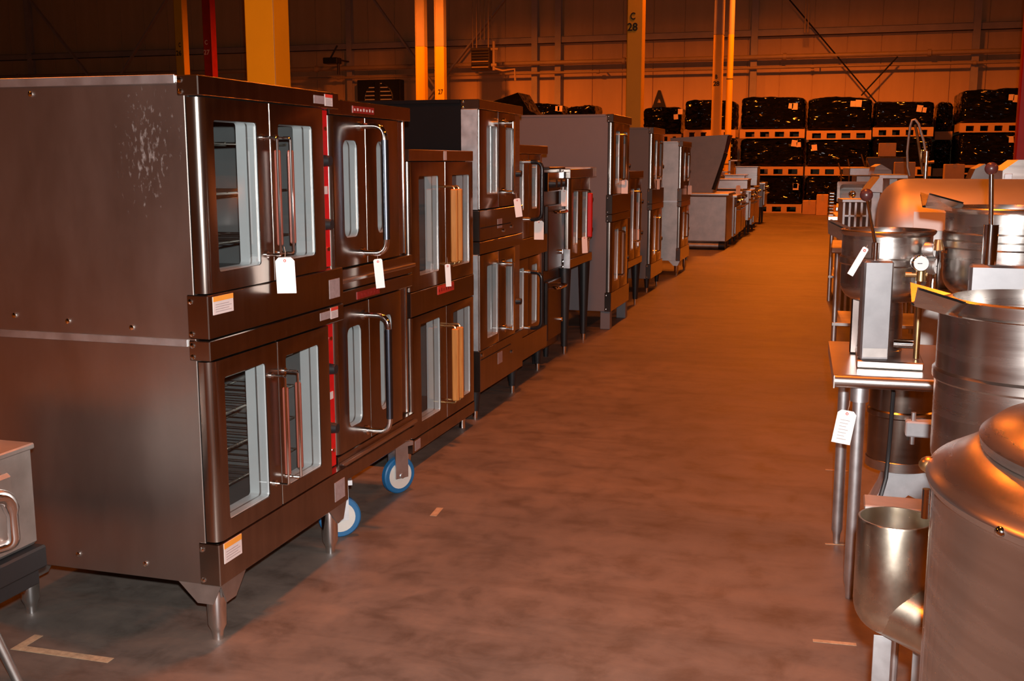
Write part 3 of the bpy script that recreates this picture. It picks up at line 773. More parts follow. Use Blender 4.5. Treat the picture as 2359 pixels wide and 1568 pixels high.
# hang tags
def hang_tag(label, u0, v0, u1, v1, y, tilt=0.0, yawd=None, top_gap=.035, w=None, lines=True):
    a, b_ = at_y(u0, v0, y), at_y(u1, v1, y)
    hh = a.z-b_.z; ww = w or (b_.x-a.x); c_ = .18*ww
    if yawd is not None: ww = ww/max(.2, math.cos(R(yawd)))
    t = thing('hang_tag', label, 'tag', ((a.x+b_.x)/2, y, a.z), 0)
    t.rotation_euler = (0, R(tilt), R(yawd or 0))
    poly = [(-ww/2, -hh), (ww/2, -hh), (ww/2, -c_), (ww/2-c_, 0), (-ww/2+c_, 0), (-ww/2, -c_)]
    MB().prism(poly, 'y', -.0006, .0006).build('card', 'tag_and_glint_white', t, smooth=False)
    MB().lathe([(.0025, -.001), (.0048, -.001), (.0048, .001), (.0025, .001)], (0, -.0008, -.011), 14, 'y').build('eyelet', 'red_label', t)
    MB().tube([(0, 0, -.01), (.002, .004, top_gap*.5), (0, .002, top_gap)], .0012, 5).build('string', 'string', t)
    return t
hang_tag('large white tag hung from the brown handle of the red striped oven', 635, 592, 679, 676, 3.20, -2, 8)
hang_tag('white tag turned edgewise below the curved chrome handle', 862, 596, 879, 664, 4.05, -5, 35)
hang_tag('narrow white tag hung above the small red name plate', 1026, 608, 1036, 660, 5.24, -3, 40)
hang_tag('white tag hung from the flat chrome handle of the black sided oven', 1184, 457, 1197, 500, 6.30, -8, 35)
hang_tag('white tag hung from the black curved handle', 1231, 508, 1252, 552, 7.05, 0, 8)
hang_tag('white tag on the corner of the red handled oven', 1293, 437, 1306, 475, 8.10, 0, 15)
hang_tag('curled white tag below the red handle grip', 1341, 545, 1351, 583, 8.50, -3, 40)
hang_tag('white tag on the grey sided double oven', 1432, 414, 1446, 446, 9.95, 0, 10)
hang_tag('white tag low on the second black legged oven', 1469, 528, 1474, 558, 11.05, 0, 50)
hang_tag('white tag on the scuffed steel double oven', 1585, 427, 1593, 448, 15.0, 0, 25)
hang_tag('white tag on the taupe sided double oven', 1514, 412, 1519, 436, 12.7, 0, 50)

# little steamer on a stand at the near end of the row
ps = at_y(92, 1250, 2.52)
t0 = thing('countertop_steamer', 'small steel countertop steamer with rounded door handle on a dark stand', 'steamer', (ps.x, 2.52, ps.z))
zt = at_y(90, 1025, 2.52).z-ps.z
MB().box(-.55, 0, -.75, 0, 0, zt, .012).build('body', 'steel_dull', t0)
MB().box(-.555, .004, -.755, .004, zt-.012, zt+.006, .004).build('top_panel', 'steel_dull', t0)
d_ = MB().box(0, .022, -.72, -.11, .03, zt-.05, .012).build('door', 'steel_dull', t0)
MB().tube(rod_path([(.02, -.42, zt-.075), (.06, -.35, zt-.07), (.062, -.17, zt-.09), (.055, -.16, .06), (.02, -.18, .05)], .06, 6), [.02]*2+[.022]*12+[.016]*(len(rod_path([(.02, -.42, zt-.075), (.06, -.35, zt-.07), (.062, -.17, zt-.09), (.055, -.16, .06), (.02, -.18, .05)], .06, 6))-14), 12).build('handle', 'chrome', d_)
MB().lathe([(.0005, 0), (.055, 0), (.06, .006), (.048, .012), (.0005, .012)], (.022, -.36, .12), 24, 'x').build('dial_ring', 'steel', d_)
ts = thing('equipment_stand', 'dark steel stand under the small steamer', 'stand', (ps.x, 2.52, 0))
MB().box(-.6, .02, -.85, .005, ps.z-.07, ps.z-.003, .006).build('shelf', 'black', ts)
MB().box(-.62, .0, -.62, -.01, ps.z-.12, ps.z-.07, .004).build('lower_rail', 'black', ts)
for (lx, ly) in ((-.12, -.15), (-.5, -.15), (-.12, -.75), (-.5, -.75)):
    MB().cyl((lx, ly, ps.z-.08), (lx+.10, ly+.05, 0), .016, .013, 12).build('leg', 'steel_dull', ts)

# tape marks on the floor
def tape(label, pts, w):
    P = [at_z(u, v, 0) for u, v in pts]; m = MB()
    for i_, (a, b_) in enumerate(zip(P, P[1:])):
        d = (b_-a).normalized()
        if i_: a = a+d*w*1.05
        n = Vector((-d.y, d.x, 0))*w/2; e = d*w/2
        q = [a-n-e, b_-n+e, b_+n+e, a+n-e]
        m.add([(p.x, p.y, .0005) for p in q]+[(p.x, p.y, .0016) for p in q], [(0, 1, 2, 3), (4, 5, 6, 7), (0, 1, 5, 4), (1, 2, 6, 5), (2, 3, 7, 6), (3, 0, 4, 7)])
    tag(m.build('floor_tape', 'tape', smooth=False), label, 'tape')
tape('worn L shaped tape mark on the concrete beside the first oven', [(82, 1468), (42, 1492), (245, 1520)], .032)
tape('short worn tape scrap on the aisle floor by the blue wheel', [(1000, 1186), (1012, 1172)], .03)
tape('faint tape strip on the floor beside the drain tee', [(1880, 1476), (1965, 1484)], .02)
tape('faint tape strip on the floor left of the table leg', [(1905, 1253), (1950, 1255)], .014)
tape('faint tape strip on the floor below the table tag', [(1905, 1082), (1950, 1085)], .014)

# ------------------------------------------------------------------ wrapped pallet loads along the wall
PW = {}
MT['steel_warm'] = metal('dark_satin_cover', (.30, .22, .18), .5, .06, (2, 2, 2), .02)
MT['brand_dark'] = paint('dark_maroon', (.06, .02, .02), .5, .1)
def pallet_meshes():
    PW['deck'] = MB().box(0, 1, 0, 1, 0, 1).mesh('deck_board', 'pallet_wood', smooth=False)
    PW['block'] = MB().box(0, 1, 0, 1, 0, 1).mesh('block', 'pallet_wood', smooth=False)
pallet_meshes()
def wooden_pallet(x0, x1, y, z, h, label, tiltd=0.0, nb=5, dep=1.25):
    t = thing('wooden_pallet', label, 'pallet', (x0, y, z), group='pallets under the black wrapped loads')
    t.rotation_euler = (0, R(tiltd), 0)
    w = x1-x0; th = h*.30
    for q in range(6):
        inst('deck_board', PW['deck'], t, (0, dep*q/6+.005, h-th), scale=(w, dep/6-.03, th*.95))
    for q in range(nb):
        inst('block', PW['block'], t, ((w-.16)*q/(nb-1), 0, h*.14), scale=(.16, dep-.03, h*.56))
    inst('skid', PW['deck'], t, (0, 0, 0), scale=(w, .14, h*.14))
    inst('skid', PW['deck'], t, (0, dep-.17, 0), scale=(w, .14, h*.14))
def wrapped_load(x0, x1, y, z0, z1, label, labs, lump, rnd, slope=0.0, dep=1.2, cap=True):
    """A lumpy box of goods under black stretch film."""
    t = thing('wrapped_load', label, 'load', ((x0+x1)/2, y, z0), group='black wrapped pallet loads along the wall')
    rg = random.Random(rnd); w = x1-x0; h = z1-z0
    bm = bmesh.new(); bmesh.ops.create_cube(bm, size=1.0)
    bmesh.ops.subdivide_edges(bm, edges=bm.edges, cuts=22, use_grid_fill=True)
    ph = [rg.uniform(0, 6.28) for _ in range(8)]; off = Vector((rnd*3.7, rnd*1.3, 0)); tw = rg.uniform(-.9, .9)
    for v in bm.verts:
        px, py, pz = v.co*2
        n_ = 16; s = (abs(px)**n_+abs(py)**n_+abs(pz)**n_)**(1/n_)
        q = Vector((px, py, pz))/s if s > 1e-6 else Vector((px, py, pz))
        f = lump*(math.sin(q.x*3.1+ph[0]+q.z*2)+.6*math.sin(q.z*5.3+ph[1]+q.x*1.7)+.5*math.sin(q.y*4+ph[2]))
        wr = mnoise.noise(Vector((q.x*1.5+q.z*tw, q.y*3, q.z*6.5-q.x*tw*3))+off)*.05+mnoise.noise(Vector((q.x*7, q.y*7, q.z*9))+off)*.022
        X = q.x*(w/2*(1+f*.12)+wr*.3-.03*(q.z+1)/2*rg.random()*0); Y = q.y*(dep/2*(1+f*.08)+wr)+dep/2; Z = (q.z+1)/2*h
        if q.z > 0: Z += q.z*(lump*1.6*math.sin(q.x*2.2+ph[3])*h*.4 + slope*q.x*h + wr*.6 - (.05*h*abs(q.x)**5))
        v.co = (max(-w/2-.02, min(w/2+.02, X)), max(-.035, min(dep+.03, Y)), max(0, min(Z, h-.004 if cap else Z)))
    me = bpy.data.meshes.new('film'); bm.to_mesh(me); bm.free(); me.shade_smooth(); me.materials.append(MT['wrap'])
    inst('film', me, t)
    for (u, v, s_) in labs:
        p = at_y(u, v, y-.05); 
        MB().box(-s_/2, s_/2, -.002, .006, -s_/2*1.15, s_/2*1.15).build('shipping_label', 'label_pale', t, (p.x-(x0+x1)/2, -.05, p.z-z0), (0, R(rg.uniform(-8, 8)), 0))
    return t
MT['label_pale'] = paint('shipping_label_paper', (.62, .50, .44), .6, .05)
PY = 33.0
def px_(u): return at_y(u, 371, PY).x
def pz_(v): return at_y(1800, v, PY).z
LN = ['bottom', 'middle', 'top']
stacks = [
    (1702, 1851, [(487, 404), (404, 318), (316, 222)], 'the B 28 downpipe', 5,
        [[(1833, 430, .16), (1832, 428, .12)], [(1830, 330, .16), (1840, 333, .12)], [(1822, 244, .13), (1831, 245, .16)]]),
    (1855, 2004, [(487, 404), (404, 322), (318, 226)], 'the cardboard cartons', 7,
        [[], [(1876, 340, .15)], [(1965, 239, .14), (1978, 238, .17)]]),
    (2007, 2146, [(487, 404), (404, 316), (314, 236)], 'the tall faucet', 11,
        [[], [], [(2119, 250, .16), (2129, 253, .12)]]),
    (2206, 2352, [(487, 400), (400, 308), (306, 212)], 'the dark red column', 13,
        [[(2300, 430, .15)], [(2331, 321, .15), (2343, 320, .17)], [(2330, 224, .14), (2342, 227, .17)]]),
]
for (u0, u1, lay, ref, sd, labs) in stacks:
    for i, (vb, vt) in enumerate(lay):
        zb, zt_ = pz_(vb), pz_(vt); ph_ = .26
        if i == 0: zb = 0.0
        else: zb = zprev
        tl = .0; zprev = zt_
        wooden_pallet(px_(u0), px_(u1), PY, zb, ph_, '%s pallet of the wrapped stack nearest %s' % (LN[i], ref), tl, dep=2.5)
        wrapped_load(px_(u0)+.005, px_(u1)-.005, PY+.02, zb+ph_, zt_, '%s black wrapped load in the stack nearest %s' % (LN[i], ref), labs[i], .03, sd*10+i, cap=i < 2, dep=2.45)
# farther / partly hidden stacks
def simple_stack(u0, u1, y, vt, n, ref, sd, labs, dep=1.2):
    zt_ = at_y((u0+u1)/2, vt, y).z; h = zt_/n
    xa, xb = at_y(u0, 371, y).x, at_y(u1, 371, y).x
    for i in range(n):
        wooden_pallet(xa, xb, y, h*i, .24, '%s pallet of the wrapped stack %s' % (LN[i], ref), dep=dep+.05)
        wrapped_load(xa+.02, xb-.02, y+.02, h*i+.24, h*(i+1)-.004, '%s black wrapped load of the stack %s' % (LN[i], ref), labs if i == n-1 else [], .04, sd+i, dep=dep, cap=i < n-1)
simple_stack(1478, 1568, 33.2, 247, 3, 'just right of the C 28 column', 40, [(1567, 257, .14), (1557, 269, .13)])
simple_stack(1573, 1692, 32.0, 230, 3, 'behind the B 28 column', 50, [])
simple_stack(2150, 2190, 34.4, 236, 3, 'set back beside the dark red column', 60, [])
simple_stack(1202, 1292, 33.2, 239, 3, 'behind the tall grey sided oven', 70, [(1284, 250, .13), (1296-6, 250, .15)])
simple_stack(1303, 1370, 33.2, 243, 3, 'between the grey oven and C 28 column', 80, [])
# a tarpaulined peak behind oven 4
q = at_y(1160, 232, 30.0)
tag(MB().prism([(-1.0, 0), (1.0, 0), (.75, .12), (.42, .62), (.1, .52), (-.4, .36), (-1.0, .22)], 'y', 0, 1.2).build('covered_load', 'wrap', None, (q.x, 30.0, q.z-.35)), 'sloping black covered load behind the black sided oven', 'load')
bpy.data.objects['covered_load'].location.z = q.z-.40
MB_ = MB().box(-1.1, 1.1, 0, 1.25, 0, q.z-.40, .03).build('storage_rack', 'black', None, (q.x, 29.98, 0))
tag(MB_, 'dark boxed rack carrying the sloping covered load', 'rack')
# cartons by the pallets
for (u0, u1, vt, y, lab) in ((1853, 1884, 462, 32.2, 'low open cardboard carton by the wrapped pallets'), (1885, 1912, 448, 31.8, 'taller cardboard carton by the wrapped pallets')):
    a = at_y(u0, 371, y).x; b_ = at_y(u1, 371, y).x; zt_ = at_y(u0, vt, y).z
    t = thing('cardboard_carton', lab, 'carton', (a, y, 0))
    MB().box(0, b_-a, 0, .5, 0, zt_, .01).build('box', 'cardboard', t)
    MB().box((b_-a)/2-.03, (b_-a)/2+.03, -.002, .3, zt_*.7, zt_+.003).build('packing_tape', 'tape', t)

# ------------------------------------------------------------------ far end of the left row
# tilting skillet with raised slanted hood
yk = 18.9; pk = at_y(1672, 575, yk)
t = thing('braising_pan', 'boxy steel braising pan with slanted raised cover and black strut', 'cooker', (pk.x, yk, 0))
zt_ = at_y(1672, 447, yk).z; xl = at_y(1560, 371, yk).x-pk.x
MB().box(xl, 0, 0, 1.0, .13, zt_-.03, .02).build('body', 'steel_dull', t)
MB().box(xl-.02, .03, -.02, 1.02, zt_-.03, zt_+.015, .01).build('rim', 'steel', t)
MB().cyl((xl, .06, .065), (-.12, .06, .065), .06, n=16).build('base_roller', 'steel_dull', t)
MB().cyl((-.13, .06, .065), (-.02, .06, .065), .062, n=16).build('roller_cap', 'black', t)
MB().cyl((xl+.1, .9, 0), (xl+.1, .9, .14), .03).build('leg', 'black', t)
MB().cyl((-.1, .9, 0), (-.1, .9, .14), .03).build('leg', 'black', t)
h0, h1, h2, h3 = at_y(1545, 318, yk+.4), at_y(1680, 310, yk+.4), at_y(1642, 443, yk+.4), at_y(1560, 443, yk+.4)
c_ = MB().prism([(p.x-pk.x, p.z) for p in (h0, h1, h2, h3)], 'y', .35, 1.0).build('cover', 'steel_warm', t, smooth=False)
p0, p1 = at_y(1641, 436, yk+.38)-pk, at_y(1670, 352, yk+.38)-pk
MB().tube([(p0.x+.02, .36, p0.z), (p1.x+.02, .36, p1.z)], .035, 8).build('strut', 'black', c_)
p2, p3 = at_y(1671, 350, yk+.38)-pk, at_y(1679, 312, yk+.38)-pk
MB().tube([(p2.x+.01, .36, p2.z), (p3.x+.01, .36, p3.z)], .03, 8).build('hinge', 'brand_dark', c_)
def cook_range(label, x, y, w, z1, bh, mat, depth=.85, doors=2, panel='steel', stack=None, legs=.14):
    t = thing('cooking_range', label, 'range', (x, y, 0))
    MB().box(-depth, 0, 0, w, legs, z1, .01).build('body', mat, t)
    MB().box(-depth, .04, -.005, w+.005, z1-.03, z1+.012, .005).build('top', 'steel', t)
    if bh: MB().box(-depth, -depth+.06, 0, w, z1, z1+bh, .006).box(-depth, -depth+.22, 0, w, z1+bh-.03, z1+bh, .006).build('backguard', 'steel', t)
    p_ = MB().box(0, .03, .02, w-.02, z1-.16, z1-.04, .006).build('control_panel', panel, t)
    n = 4
    for q in range(n):
        yy = w*(q+.5)/n; MB().cyl((.03, yy, z1-.10), (.07, yy, z1-.10), .028, .024, 12).build('knob', 'chrome' if q % 2 else 'black', p_)
    for q in range(doors):
        a = w*q/doors+.02; b_ = w*(q+1)/doors-.02
        d = MB().box(0, .035, a, b_, legs+.05, z1-.19, .01).build('door', 'steel', t)
        MB().tube([(.035, a+.05, z1-.25), (.09, a+.05, z1-.25), (.09, b_-.05, z1-.25), (.035, b_-.05, z1-.25)], .014, 8).build('handle', 'chrome', d)
    for q in range(3):
        a = w*q/3+.02; b_ = w*(q+1)/3-.02; m = MB()
        for s in range(4): m.box(-depth+.12, -.06, a+(b_-a)*s/3-.008, a+(b_-a)*s/3+.008, z1+.012, z1+.035)
        m.box(-.08, -.06, a-.008, b_+.008, z1+.012, z1+.035); m.box(-depth+.12, -depth+.14, a-.008, b_+.008, z1+.012, z1+.035)
        m.build('grate', 'black', t)
    for lx in (-.07, -depth+.07):
        for ly in (.07, w-.07): MB().cyl((lx, ly, 0), (lx, ly, legs), .022, .03, 12).build('leg', 'black', t)
    return t
cook_range('steel range with blue grey front next to the braising pan', -1.82, 20.1, 1.0, .88, .0, 'steel_dull', panel='grey_paint', doors=1)
cook_range('range with high pinkish backguard behind the braising pan', -1.84, 21.4, 1.0, .92, .42, 'steel')
cook_range('wide steel range on black legs midway along the far row', -1.78, 22.8, .95, .90, .30, 'steel', legs=.3, doors=1)
cook_range('range with tall backguard near the end of the far row', -1.80, 24.1, 1.0, .93, .52, 'steel_dull')
cook_range('bright steel range second from the wrapped pallets', -1.86, 25.5, .95, .92, .35, 'steel')
cook_range('dark legged range last before the wrapped pallets', -1.78, 27.0, .95, .98, .55, 'steel_dark', legs=.4, doors=1)
def lying_panel(label, u0, v0, u1, v1, y, th=.5, mat='steel'):
    a, b_ = at_y(u0, v0, y), at_y(u1, v1, y)
    return a, b_
hang_tag('white tag standing on the blue grey fronted range', 1696, 427, 1705, 447, 20.6, 0, 20, .01)
# steel boxes resting on the ranges
for (u0, u1, v0, v1, y, zb, lab, nm) in ((1652, 1722, 412, 436, 21.5, .965, 'upturned steel pan box on the range with pinkish backguard', 'steel_box'),
                                     (1694, 1745, 383, 402, 24.2, .975, 'flat steel box on the tall backguard range', 'steel_box'),
                                     (1668, 1716, 402, 412, 22.9, .94, 'low steel tray box on the black legged wide range', 'steel_box')):
    a, b_ = at_y(u0, v0, y), at_y(u1, v1, y)
    t = thing(nm, lab, 'box', (a.x, y+.06, zb))
    MB().box(0, b_.x-a.x, 0, .7, 0, a.z-zb-.02, .012).build('shell', 'steel', t)
    MB().box(-.01, b_.x-a.x+.01, -.01, .71, a.z-zb-.02, a.z-zb, .004).build('flange', 'steel', t)

# ------------------------------------------------------------------ right hand side: kettles
def kettle_bowl(t, r, z0, z1, band=None, mat='steel_kettle', name='bowl', flat=.35, n=56, lip=.012, inner=True):
    prof = [(.0005, z0)]
    rb = min(r*flat*1.6, (z1-z0)*.45)
    for i in range(9):
        a = R(90*i/8); prof.append((max(.0006, r-rb+rb*math.sin(a)), z0+rb-rb*math.cos(a)))
    if band:
        for b_ in band: prof += [(r, b_-.016), (r+.007, b_-.010), (r+.007, b_+.010), (r, b_+.016)]
    prof += [(r, z1-.02), (r+lip*.7, z1-.012), (r+lip, z1-.004), (r+lip*.7, z1), (r-.006, z1)]
    if inner: prof += [(r-.012, z1-.02), (r-.014, z0+.12), (r*.6, z0+.05), (.0006, z0+.04)]
    else: prof += [(.0006, z1)]
    return MB().lathe(prof, n=n).build(name, mat, t, angle=40)
def spout(t, ang, r, z, L, w, mat='steel_kettle', dp=.42):
    """A trough shaped pouring lip, pointing along ang."""
    m = MB(); c_ = .5
    v = [(r-.02, -w/2, 0), (r-.02, -w*.28, -w*dp), (r-.02, w*.28, -w*dp), (r-.02, w/2, 0),
         (r+L, -w*.30, .03), (r+L, -w*.10, -.015), (r+L, w*.10, -.015), (r+L, w*.30, .03)]
    m.add(v, [(0, 1, 5, 4), (1, 2, 6, 5), (2, 3, 7, 6)])
    v2 = [(p[0], p[1]*.95, p[2]+.006) for p in v]
    m.add(v2, [(0, 1, 5, 4), (1, 2, 6, 5), (2, 3, 7, 6)])
    return m.build('spout', mat, t, (0, 0, z), (0, 0, R(ang)), smooth=False)
def gauge(t, loc, r, rz, mat='chrome'):
    g_ = MB().lathe([(.0005, .012), (r*.9, .012), (r, .008), (r, -.02), (r*.5, -.03), (.0005, -.03)], n=24).build('gauge', mat, t, loc, (R(90), 0, R(rz)))
    MB().lathe([(.0005, .0135), (r*.88, .0135), (r*.88, .0125)], n=24).build('gauge_face', 'gauge', g_)
    MB().box(-r*.45, r*.1, -r*.04, r*.04, .0140, .0155).build('needle', 'ink', g_)
    return g_

# work table on the right
TZ = .80
tw = thing('work_table', 'stainless work table with rounded front edge carrying the small tilting kettle', 'table', (.01, 3.72, 0), R(2.0))
tabt = MB()
prof = [(0, TZ)]+[(0-.022*math.sin(R(a)), TZ-.022+.022*math.cos(R(a))) for a in range(0, 181, 20)]+[(0, TZ-.044), (.02, TZ-.044), (.02, TZ-.006), (.70, TZ-.006), (.70, TZ)]
tabt.prism(prof, 'x', 0, 1.3).build('table_top', 'steel', tw, angle=40)
MB().box(-.004, 0, -.02, .70, TZ-.044, TZ-.001).build('edge_cap', 'steel', tw)
for (lx, ly) in ((.085, .06), (.06, .62), (1.2, .06), (1.2, .62)):
    l = MB().lathe([(.0005, 0), (.012, 0), (.015, .04), (.021, .06), (.021, TZ-.02), (.0005, TZ-.02)], (lx, ly, 0), 16).build('leg', 'galv', tw)
    MB().lathe([(.03, TZ-.10), (.03, TZ-.045)], (lx, ly, 0), 16).build('socket', 'galv', l)
MB().box(.05, 1.25, .28, .33, TZ-.08, TZ-.04).build('stretcher', 'galv', tw)
# kettle on the table
ya = 4.12; pc = at_y(2045, 528, ya); ra = (at_y(2150, 560, ya).x-at_y(1940, 560, ya).x)/2
zr = pc.z; zb = at_y(2045, 690, ya).z
tk = thing('tilting_kettle', 'small tilting steam kettle with pressure gauges on the stainless work table', 'kettle', (pc.x, ya, 0))
kettle_bowl(tk, ra, zb, zr, band=[at_y(2045, 598, ya).z], flat=.24)
spout(tk, 172, ra, zr-.005, .05, .11)
MB().lathe([(.0005, TZ+.002), (.075, TZ+.002), (.08, TZ+.02), (.07, TZ+.03), (.065, zb+.03), (.0005, zb+.03)], (.0, 0, 0), 28).build('pedestal', 'steel_kettle', tk)
yb = 3.86
bx0, bx1 = at_y(1987, 700, yb).x-pc.x, at_y(2056, 700, yb).x-pc.x; bz1 = at_y(2020, 601, yb).z
bc = (bx0+bx1)/2
br = MB().box(bx0-bc, bx1-bc, 0, .065, TZ+.028, bz1, .006).build('support_bracket', 'bracket', tk, (bc, yb-ya, 0), (0, 0, R(9)))
MB().box(bx0-bc+.008, bx1-bc-.008, -.002, .003, TZ+.04, TZ+.07).build('bracket_foot', 'steel_dull', br)
MB().box(bx0-.01, at_y(2130, 812, yb).x-pc.x, yb-ya-.01, yb-ya+.30, TZ+.002, TZ+.028, .004).build('base_plate', 'steel', tk)
sx = at_y(2018, 570, yb).x-pc.x; sz1 = at_y(2018, 560, yb).z
MB().cyl((sx, yb-ya+.035, bz1), (sx, yb-ya+.035, sz1), .013, n=14).build('lever_sleeve', 'chrome', tk)
pb_ = at_y(1996, 449, yb+.03)
lv = MB().tube([(sx, yb-ya+.035, sz1-.01), (pb_.x-pc.x, yb-ya+.03, pb_.z)], .006, 10).build('lever', 'chrome', tk)
MB().sphere((pb_.x-pc.x, yb-ya+.03, pb_.z), .0215, 20).build('ball_knob', 'ball', lv)
yg = 3.92
pg = at_y(2120, 606, yg); gauge(tk, (pg.x-pc.x, yg-ya, pg.z), .028, 12)
pg2 = at_y(2151, 612, yg+.06); gauge(tk, (pg2.x-pc.x, yg+.06-ya, pg2.z), .030, 62, 'steel_dull')
pg3 = at_y(2146, 575, yg+.06); gauge(tk, (pg3.x-pc.x, yg+.06-ya, pg3.z), .026, 68, 'steel_dull')
pv0, pv1 = at_y(2122, 634, yg), at_y(2122, 765, yg)
MB().cyl((pv0.x-pc.x, yg-ya+.01, TZ+.03), (pv0.x-pc.x, yg-ya+.01, pv0.z), .010, n=12).build('sight_pipe', 'brass', tk)
MB().cyl((pv0.x-pc.x, yg-ya+.01, pv0.z-.02), (pv0.x-pc.x, yg-ya+.01, pv0.z+.02), .017, n=14).cyl((pv0.x-pc.x-.05, yg-ya+.01, pv0.z), (pv0.x-pc.x+.02, yg-ya+.01, pv0.z), .009, n=10).build('valve', 'brass', tk)
MB().cyl((pv0.x-pc.x, yg-ya+.01, pv0.z-.035), (pv0.x-pc.x, yg-ya+.01, pv0.z-.02), .018, n=8).build('union_nut', 'chrome', tk)
pt_ = at_y(2160, 575, yg+.06)
MB().tube([(pt_.x-pc.x+.03, yg-ya+.06, pt_.z-.0), (pt_.x-pc.x-.0, yg-ya+.06, pt_.z), (pt_.x-pc.x, yg-ya+.06, pt_.z-.05), (pt_.x-pc.x, yg-ya+.06, pt_.z-.14), (pt_.x-pc.x-.05, yg-ya+.1, pt_.z-.2)], .013, 10).build('inlet_pipe', 'chrome', tk)
MB().cyl((pt_.x-pc.x, yg-ya+.05, pt_.z), (pt_.x-pc.x, yg-ya+.05, pt_.z+.035), .022, .012, 12).build('valve_bonnet', 'brass', tk)
pl = at_y(1980, 730, 4.15)
MB().box(pl.x-pc.x-.03, pl.x-pc.x+.05, .02, .12, TZ+.002, pl.z+.09, .005).build('motor_box', 'steel_dark', tk)
MB().cyl((at_y(2060, 768, 3.95).x-pc.x, -.16, TZ+.075), (at_y(2120, 768, 3.95).x-pc.x, -.16, TZ+.075), .016, n=12).build('steam_pipe', 'chrome', tk)
hang_tag('narrow tag sticking out askew from the small tilting kettle', 1988, 570, 1999, 642, 3.875, 29, 20, .01)
hang_tag('white tag with rows of writing hung on the work table leg', 1931, 944, 1971, 1024, 3.755, 9, 5)
# writing lines on that tag
tg = [o for o in bpy.data.objects if o.name.startswith('hang_tag') and o.get('label', '').startswith('white tag with rows')][0]
m = MB()
for q in range(7): m.box(-.017, .014-.004*(q % 3), -.0012, -.0007, -.035-.011*q, -.0335-.011*q)
m.build('writing', 'label_dull', tg)
# cord from the table to the floor
tag(MB().tube([at_y(2056, 880, 3.97), at_y(2058, 905, 3.97), at_y(2050, 1010, 4.0), at_y(2041, 1100, 3.98), at_y(2028, 1145, 3.95), at_z(2010, 1215, .008)], .0075, 8).build('power_cord', 'cord'), 'black power cord hanging below the stainless work table', 'cord')

# kettle under the table, on a pale cast pedestal
yu = 4.85; pu = at_y(2082, 870, yu); ru = (at_y(2160, 970, yu).x-at_y(2005, 970, yu).x)/2
tu = thing('floor_kettle', 'dark banded floor kettle on a pale cast pedestal seen under the work table', 'kettle', (pu.x, yu, 0))
zu0 = at_y(2082, 1072, yu).z
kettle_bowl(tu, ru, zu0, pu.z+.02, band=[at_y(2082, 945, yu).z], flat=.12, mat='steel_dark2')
MB().lathe([(ru+.001, zu0), (ru+.004, zu0+.002), (ru+.004, zu0+.04), (ru+.001, zu0+.042)], n=48).build('base_ring', 'steel', tu)
MB().prism([(-.13, 0), (-.08, .1), (-.06, zu0-.03), (-.04, zu0), (.16, zu0), (.18, 0), (.10, 0), (.09, .08), (.04, .10), (0, .06), (-.02, 0)], 'y', -.10, .10).build('pedestal', 'cast', tu)
pj = at_y(2110, 985, yu-ru-.05)
jb = MB().box(pj.x-pu.x-.04, pj.x-pu.x+.10, -ru-.055, -ru+.02, pj.z-.04, pj.z+.025, .006).build('junction_box', 'cast', tu)
MB().cyl((pj.x-pu.x-.01, -ru-.03, pj.z+.02), (pj.x-pu.x-.01, -ru-.03, pj.z+.06), .010, n=10).cyl((pj.x-pu.x-.01, -ru-.03, pj.z-.075), (pj.x-pu.x-.01, -ru-.03, pj.z-.04), .010, n=10).build('conduit_stub', 'galv', jb)

# larger tilting kettle beside it on the same table
yc = 4.06; rc_ = .215; xl_ = at_y(2177, 580, yc-.06).x; xc = xl_+rc_
zc1, zc0 = at_y(2300, 480, yc-rc_*.7).z, at_y(2260, 690, yc-.1).z
t = thing('tilting_kettle', 'larger tilting kettle with ball ended lever and square support box on the work table', 'kettle', (xc, yc, 0))
kettle_bowl(t, rc_, zc0, zc1, band=[at_y(2240, 566, yc-rc_*.7).z, at_y(2240, 556, yc-rc_*.7).z+.012], flat=.22)
spout(t, 193, rc_, zc1+.012, .085, .17, dp=.17)
MB().lathe([(.0005, TZ+.002), (.13, TZ+.002), (.14, TZ+.02), (.11, TZ+.03), (.10, zc0+.05), (.0005, zc0+.05)], n=28).build('pedestal', 'steel_dark', t)
yb = 3.755
q0, q1 = at_y(2236, 610, yb), at_y(2400, 610, yb)
b_ = MB().box(q0.x-xc, q1.x-xc, yb-yc, yb-yc+.06, TZ+.002, q0.z, .008).build('support_box', 'bracket', t)
MB().box(q0.x-xc-.002, q0.x-xc, yb-yc+.02, yb-yc+.04, q0.z-.10, q0.z-.05).build('latch', 'chrome', b_)
q = at_y(2281, 560, yb+.03); qt = at_y(2281, 517, yb+.03); qb = at_y(2284, 388, yb+.03)
MB().cyl((q.x-xc, yb-yc+.03, q0.z), (q.x-xc, yb-yc+.03, qt.z), .0235, n=20).build('lever_sleeve', 'chrome', t)
lv = MB().tube([(q.x-xc, yb-yc+.03, qt.z-.02), (qb.x-xc, yb-yc+.03, qb.z)], .0075, 12).build('lever', 'chrome', t)
MB().sphere((qb.x-xc, yb-yc+.03, qb.z), .0205, 20).build('ball_knob', 'ball', lv)

